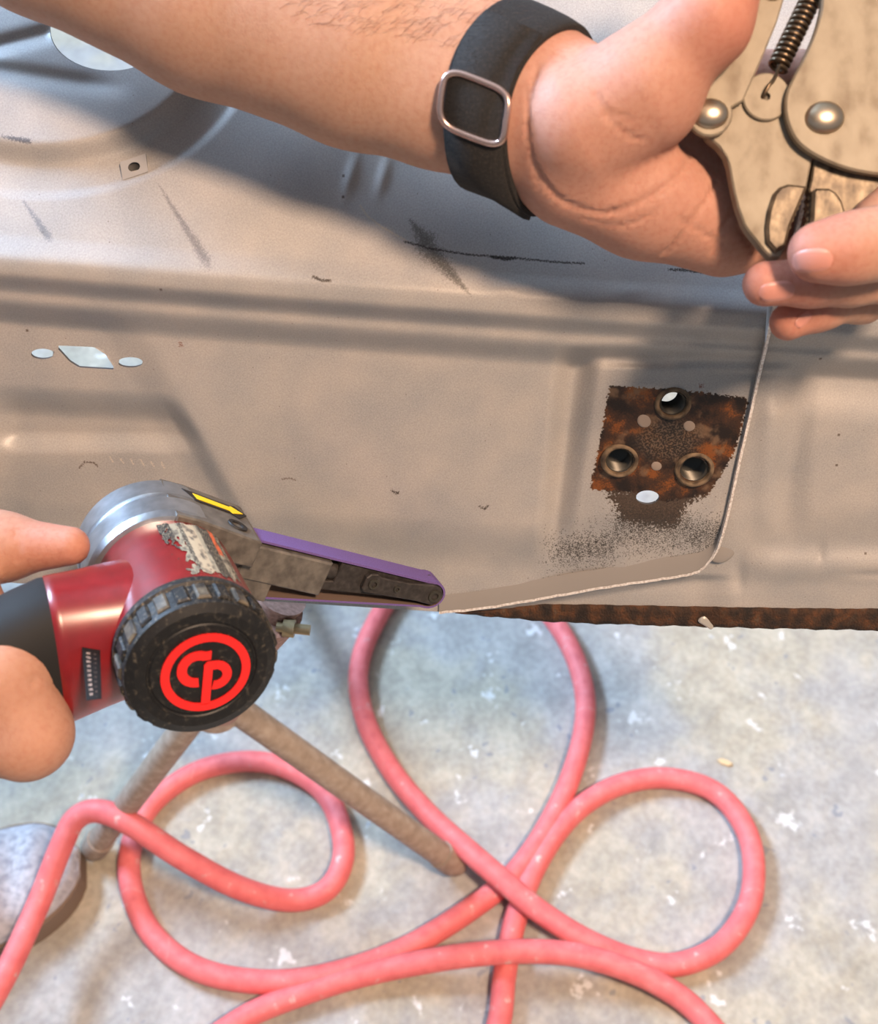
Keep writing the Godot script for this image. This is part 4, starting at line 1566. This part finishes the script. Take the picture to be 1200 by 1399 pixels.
func label_texture() -> ImageTexture:
	var w := 256
	var h := 128
	var im := Image.create(w, h, false, Image.FORMAT_RGBA8)
	var n := FastNoiseLite.new()
	n.seed = 81
	n.frequency = 0.03
	n.fractal_octaves = 4
	var g := FastNoiseLite.new()
	g.seed = 82
	g.frequency = 0.12
	for y in h:
		for x in w:
			var u := x / float(w)
			var v := y / float(h)
			var a := n.get_noise_2d(x, y * 1.6)
			var s := g.get_noise_2d(x * 2.0, y)
			var c := Color(0.60, 0.57, 0.49)
			var stripe := false
			if u > 0.62 and u < 0.80:
				stripe = true
			if u < 0.18 and v < 0.55:
				stripe = true
			if stripe:
				c = Color(0.17, 0.16, 0.14)
				if s > 0.12:
					c = Color(0.52, 0.48, 0.40)
			if u > 0.80 and u < 0.90 and v < 0.5:
				c = Color(0.80, 0.38, 0.22)
			if u > 0.90 and s > 0.0:
				c = Color(0.22, 0.20, 0.18)
			if u > 0.36 and u < 0.55:
				c = Color(0.68, 0.62, 0.52)
			elif u > 0.30 and u < 0.36 and s > -0.1:
				c = Color(0.27, 0.25, 0.22)
			c = c.lerp(Color(0.25, 0.23, 0.21), clampf(a * 1.3, 0.0, 0.7))
			c.a = 1.0
			if u < 0.22 - a * 0.2 and v > 0.36 + a * 0.5 - u * 0.2:
				c.a = 0.0
			if v > 0.96 + a * 0.2 or v < 0.02 - a * 0.05:
				c.a = 0.0
			im.set_pixel(x, y, c)
	return ImageTexture.create_from_image(im)

func name_texture() -> ImageTexture:           # rubbed pale marks on black; the photograph's letters cannot be read
	var im := Image.create(64, 160, false, Image.FORMAT_RGB8)
	im.fill(Color(0.05, 0.045, 0.045))
	for y in range(8, 152):
		for x in range(14, 30):
			if (y / 7) % 2 == 0 and rng.randf() < 0.75 and (x + y / 9) % 5 != 0:
				im.set_pixel(x, y, Color(0.72, 0.64, 0.60))
		for x in range(40, 50):
			if (y / 5) % 3 == 0 and rng.randf() < 0.4:
				im.set_pixel(x, y, Color(0.45, 0.38, 0.36))
	return ImageTexture.create_from_image(im)

# ==================================================================== locking pliers
const PZ := 0.408
func pl(pts: Array) -> PackedVector2Array:       # outline in metres on the pliers' own plane
	var out := PackedVector2Array()
	for q in pts:
		out.append(Vector2((q[0] - 1080.0) * PZ / F, -(q[1] - 170.0) * PZ / F))
	return out

func build_pliers() -> void:
	var o := spot(1080, 170, PZ)
	var B := Basis()                              # z towards the viewer
	var root := thing("locking_pliers", "worn plated locking pliers clamped on the flange, held in the left hand", "pliers", TO_WORLD * spot(1090, 320, PZ))
	var st := new_st()
	extrude(st, pl([[1000, 132], [1012, 118], [1030, 112], [1062, 111], [1085, 120], [1100, 160], [1112, 205], [1109, 224], [1104, 248], [1101, 262], [1098, 268], [1099, 271], [1094, 274], [1096, 278], [1090, 281], [1093, 285], [1087, 288], [1089, 293], [1083, 296], [1086, 301], [1079, 305], [1082, 310], [1076, 318], [1074, 340], [1066, 352], [1054, 352], [1044, 342], [1034, 329], [1024, 317], [1017, 306], [1009, 284], [1004, 265], [1001, 250], [997, 227], [992, 212], [982, 199], [968, 188], [960, 172], [975, 150]]), o, B, -0.006, 0.0, 0.0006)
	obj("fixed_jaw", st, mats.plated_steel, root)
	st = new_st()
	var boss := pl([[1102, 256], [1096, 270], [1090, 284], [1084, 298], [1078, 312], [1072, 338], [1058, 346], [1046, 332], [1045, 312], [1048, 290], [1056, 266], [1064, 257], [1076, 253]])
	extrude(st, boss, o, B, -0.002, 0.0022, 0.0011)
	obj("jaw_pad", st, mats.jaw_steel, root)
	st = new_st()
	extrude(st, pl([[1113, 216], [1150, 226], [1200, 238], [1262, 250], [1262, 292], [1180, 300], [1140, 312], [1098, 322], [1101, 305], [1105, 302], [1103, 297], [1108, 293], [1104, 288], [1108, 284], [1104, 279], [1108, 275], [1105, 270], [1109, 264], [1106, 258], [1110, 244]]), o, B, -0.0065, -0.0006, 0.0006)
	obj("moving_jaw", st, mats.jaw_steel, root)
	st = new_st()
	extrude(st, pl([[1109, 262], [1114, 258], [1132, 258], [1142, 264], [1150, 276], [1156, 296], [1130, 312], [1104, 316], [1107, 300]]), o, B, -0.003, 0.0016, 0.0011)
	obj("jaw_pad", st, mats.jaw_steel, root)
	# inner disc with the spring anchor hole
	st = new_st()
	lathe(st, spot(1046, 134, PZ), B, [[0.0084, -0.001], [0.0083, 0.0012], [0.0078, 0.0016], [0.0014, 0.0016], [0.0012, 0.0], [0, 0.0]], 36, [1, 2, 3, 4, 5])
	obj("anchor_disc", st, mats.plated_steel, root)
	# lever: a rounded link running up behind the thumb
	var link := []
	for i in 14:
		var a := deg_to_rad(lerpf(150.0, 375.0, i / 13.0))
		link.append([967.0 + cos(a) * 31.0, 160.0 - sin(a) * 31.0])
	link.append_array([[1012, 143], [1040, 80], [1058, 36], [1070, -4], [1084, -60], [1052, -70], [1036, -12], [1008, 30], [972, 78], [946, 122]])
	st = new_st()
	extrude(st, pl(link), o, B, 0.0006, 0.0040, 0.0006)
	obj("lever_link", st, mats.plated_steel, root)
	# big handle plate on the right
	st = new_st()
	extrude(st, smooth_poly(Array(pl([[1122, -80], [1118, 0], [1116, 23], [1107, 54], [1093, 86], [1079, 112], [1070, 133], [1068, 154], [1072, 174], [1081, 194], [1096, 209], [1120, 223], [1154, 236], [1200, 244], [1260, 248], [1300, 240], [1310, 100], [1310, -80]])), 4), o, B, 0.0006, 0.0046, 0.0007)
	obj("handle_plate", st, mats.plated_steel, root)
	for q in [[967, 161, 25.0, 0.0040], [1121, 167, 27.0, 0.0046], [1052, -6, 17.0, 0.0040]]:
		st = new_st()
		dome(st, spot(q[0], q[1], PZ) + Vector3(0, 0, q[3]), Basis(Vector3.RIGHT, Vector3.UP * 0.84, Vector3.BACK), q[2] * PZ / F, 0.0030)
		obj("rivet", st, mats.rivet_steel, root)
	# tension spring and its tail
	st = new_st()
	var a := spot(1062, 94, PZ + 0.004)
	var e := spot(1122, -30, PZ + 0.004)
	var sbz := frame_of(e - a, Vector3(0, 0, 1))
	var L := a.distance_to(e)
	var turns := 17
	var pts := PackedVector3Array()
	for i in turns * 14 + 1:
		var t := i / float(turns * 14)
		var an := TAU * turns * t
		pts.append(a + sbz.z * L * t + (sbz.x * cos(an) + sbz.y * sin(an)) * 0.0031)
	tube(st, pts, [0.00092], 7)
	tube(st, spline([a + sbz.x * 0.003, spot(1058, 108, PZ - 0.002), spot(1050, 118, PZ - 0.003), spot(1043, 132, PZ - 0.002), spot(1042, 134, PZ + 0.001)], 5), [0.0007], 7)
	obj("spring", st, mats.spring_steel, root)

# ==================================================================== hose, stand, shoe, chip
func build_hose() -> void:
	var R := 0.0094
	var h := R
	var way := [[-150, 1560, .07], [-60, 1440, .07], [0, 1345, .065], [50, 1240, .06], [84, 1155, .078], [104, 1118, .086], [135, 1108, .090], [178, 1125, .088], [250, 1172, .064], [330, 1214, .034], [400, 1230, h], [450, 1212, h], [470, 1160, h], [450, 1092, h], [400, 1053, h], [340, 1040, h], [270, 1054, h], [212, 1094, h], [182, 1146, h], [178, 1205, h], [205, 1272, h], [262, 1320, h], [340, 1340, h], [430, 1336, h], [540, 1302, h], [640, 1244, h], [712, 1183, h], [768, 1090, h], [797, 1000, h], [796, 930, h], [764, 858, h], [700, 790, h], [620, 772, h], [550, 800, h], [508, 860, h], [490, 920, h], [500, 985, h], [535, 1052, h], [585, 1112, .019], [640, 1162, .031], [690, 1205, .033], [735, 1243, .028], [800, 1284, .020], [870, 1312, h], [930, 1317, h], [990, 1288, h], [1027, 1225, h], [1024, 1145, h], [980, 1084, h], [910, 1063, h], [840, 1075, h], [780, 1115, h], [734, 1180, h], [705, 1255, h], [690, 1330, h], [680, 1405, h], [640, 1500, h], [480, 1580, h], [300, 1560, h], [235, 1480, h], [320, 1399, h], [420, 1355, h], [520, 1326, .014], [640, 1305, .028], [740, 1300, .030], [820, 1312, .029], [900, 1344, .018], [965, 1395, h], [1060, 1520, h], [1150, 1680, h]]
	var pts := []
	for q in way:
		pts.append(floor_spot(q[0], q[1], q[2]))
	var root := thing("air_hose", "long faded red rubber air hose looped on the concrete floor", "hose", floor_spot(600, 1150))
	var st := new_st()
	tube(st, spline(pts, 9), [R], 16)
	obj("hose", st, mats.hose_red, root, false)

func build_stand() -> void:
	var hub := TO_WORLD * spot(290, 945, .80)
	var root := thing("tripod_stand", "dusty tripod stand with round tube legs under the panel", "stand", Vector3(hub.x, 0, hub.z))
	var f1 := floor_spot(622, 1181, 0.012)
	var f2 := floor_spot(128, 1160, 0.012)
	var f3 := Vector3(hub.x - 0.03, 0.012, hub.z - 0.34)
	for f in [f1, f2, f3]:
		var st := new_st()
		var p := PackedVector3Array([hub, hub.lerp(f, 0.5), f])
		tube(st, p, [0.0104], 20)
		var leg := obj("leg", st, mats.stand_paint, root, false)
		st = new_st()
		var d: Vector3 = (f - hub).normalized()
		tube(st, PackedVector3Array([f - d * 0.022, f - d * 0.004, f + d * 0.006]), [0.0116, 0.0118, 0.008], 20)
		obj("foot_cap", st, mats.stand_paint, leg, false)
	# post up to the panel, head fork and clamping bolt
	var head := TO_WORLD * spot(378, 836, .612)
	var st2 := new_st()
	tube(st2, PackedVector3Array([hub + Vector3(0, -0.03, 0), hub.lerp(head, 0.5), head]), [0.014, 0.014, 0.014], 24)
	obj("post", st2, mats.stand_pink, root, false)
	st2 = new_st()
	tube(st2, PackedVector3Array([hub + Vector3(0, -0.025, 0), hub + Vector3(0, 0.025, 0)]), [0.019], 24)
	obj("hub_collar", st2, mats.stand_paint, root, false)
	st2 = new_st()
	var hp := TO_WORLD * spot(384, 812, .614)
	tube(st2, PackedVector3Array([TO_WORLD * spot(352, 862, .63), hp]), [0.011, 0.0145], 24)
	obj("head", st2, mats.stand_pink, root, false)
	st2 = new_st()
	var b0 := TO_WORLD * spot(378, 856, .607)
	var b1 := TO_WORLD * spot(424, 861, .607)
	var dir := (b1 - b0).normalized()
	tube(st2, PackedVector3Array([b0, b1]), [0.0028], 14)
	tube(st2, PackedVector3Array([b0 + dir * 0.0035, b0 + dir * 0.0095]), [0.0052], 6)
	obj("clamp_bolt", st2, mats.bolt_zinc, root, false)

func build_shoe() -> void:
	var toe := floor_spot(118, 1175)
	var heel := floor_spot(-230, 1340)
	var root := thing("shoe", "pale grey cloth shoe with a brown sole beside the hose", "shoe", Vector3(heel.x, 0, heel.z))
	var ax := (toe - heel)
	ax.y = 0
	var L := ax.length()
	ax = ax.normalized()
	var side := ax.cross(Vector3.UP).normalized()          # to the right of the toe direction
	var halfw := func(t: float) -> float:
		return 0.046 * pow(maxf(0.0, 1.0 - pow(absf(t * 2.0 - 1.0), 3.4)), 0.5) * lerpf(0.82, 1.08, sm01(0.2, 0.75, t))
	var top := func(t: float) -> float:
		return lerpf(0.115, 0.046, sm01(0.25, 0.8, t)) * (1.0 - 0.4 * sm01(0.85, 1.0, t))
	var rows := []
	var sole := []
	for i in 33:
		var t := i / 32.0
		var c := heel + ax * L * t
		var w: float = maxf(halfw.call(t), 0.001)
		var r := PackedVector3Array()
		for k in 15:
			var a := PI * k / 14.0
			var hh: float = 0.02 + (top.call(t) - 0.02) * pow(sin(a), 0.75) * (w / 0.046 if w < 0.02 else 1.0)
			r.append(c + side * cos(a) * w * 0.97 + Vector3.UP * hh + Vector3.UP * 0.0025 * sin(t * 40.0 + cos(a) * 3.0) * sin(a))
		rows.append(r)
		sole.append([c - side * w * 1.03, c + side * w * 1.03])
	var st := new_st()
	for i in 32:
		for k in 14:
			quad(st, rows[i][k], rows[i][k + 1], rows[i + 1][k + 1], rows[i + 1][k])
	obj("upper", st, mats.shoe_cloth, root, false)
	var outline := PackedVector2Array()
	for i in 33:
		outline.append(Vector2(sole[i][1].x, -sole[i][1].z))
	for i in range(31, 0, -1):
		outline.append(Vector2(sole[i][0].x, -sole[i][0].z))
	st = new_st()
	extrude(st, outline, Vector3.ZERO, Basis(Vector3.RIGHT, Vector3.FORWARD, Vector3.UP), 0.0005, 0.024, 0.0)
	obj("sole", st, mats.shoe_sole, root, false)

func build_chip() -> void:
	var p := floor_spot(990, 1042)
	var st := new_st()
	extrude(st, PackedVector2Array([Vector2(-0.0065, 0.002), Vector2(-0.004, -0.0015), Vector2(0.003, -0.004), Vector2(0.007, -0.002), Vector2(0.0035, 0.0012), Vector2(-0.002, 0.0036)]), p, Basis(Vector3.RIGHT, Vector3.FORWARD, Vector3.UP), 0.0, 0.0022, 0.0004)
	var o := obj("wood_chip", st, mats.chip_wood, self, false)
	tag(o, "tiny pale wood chip lying on the concrete floor", "chip")
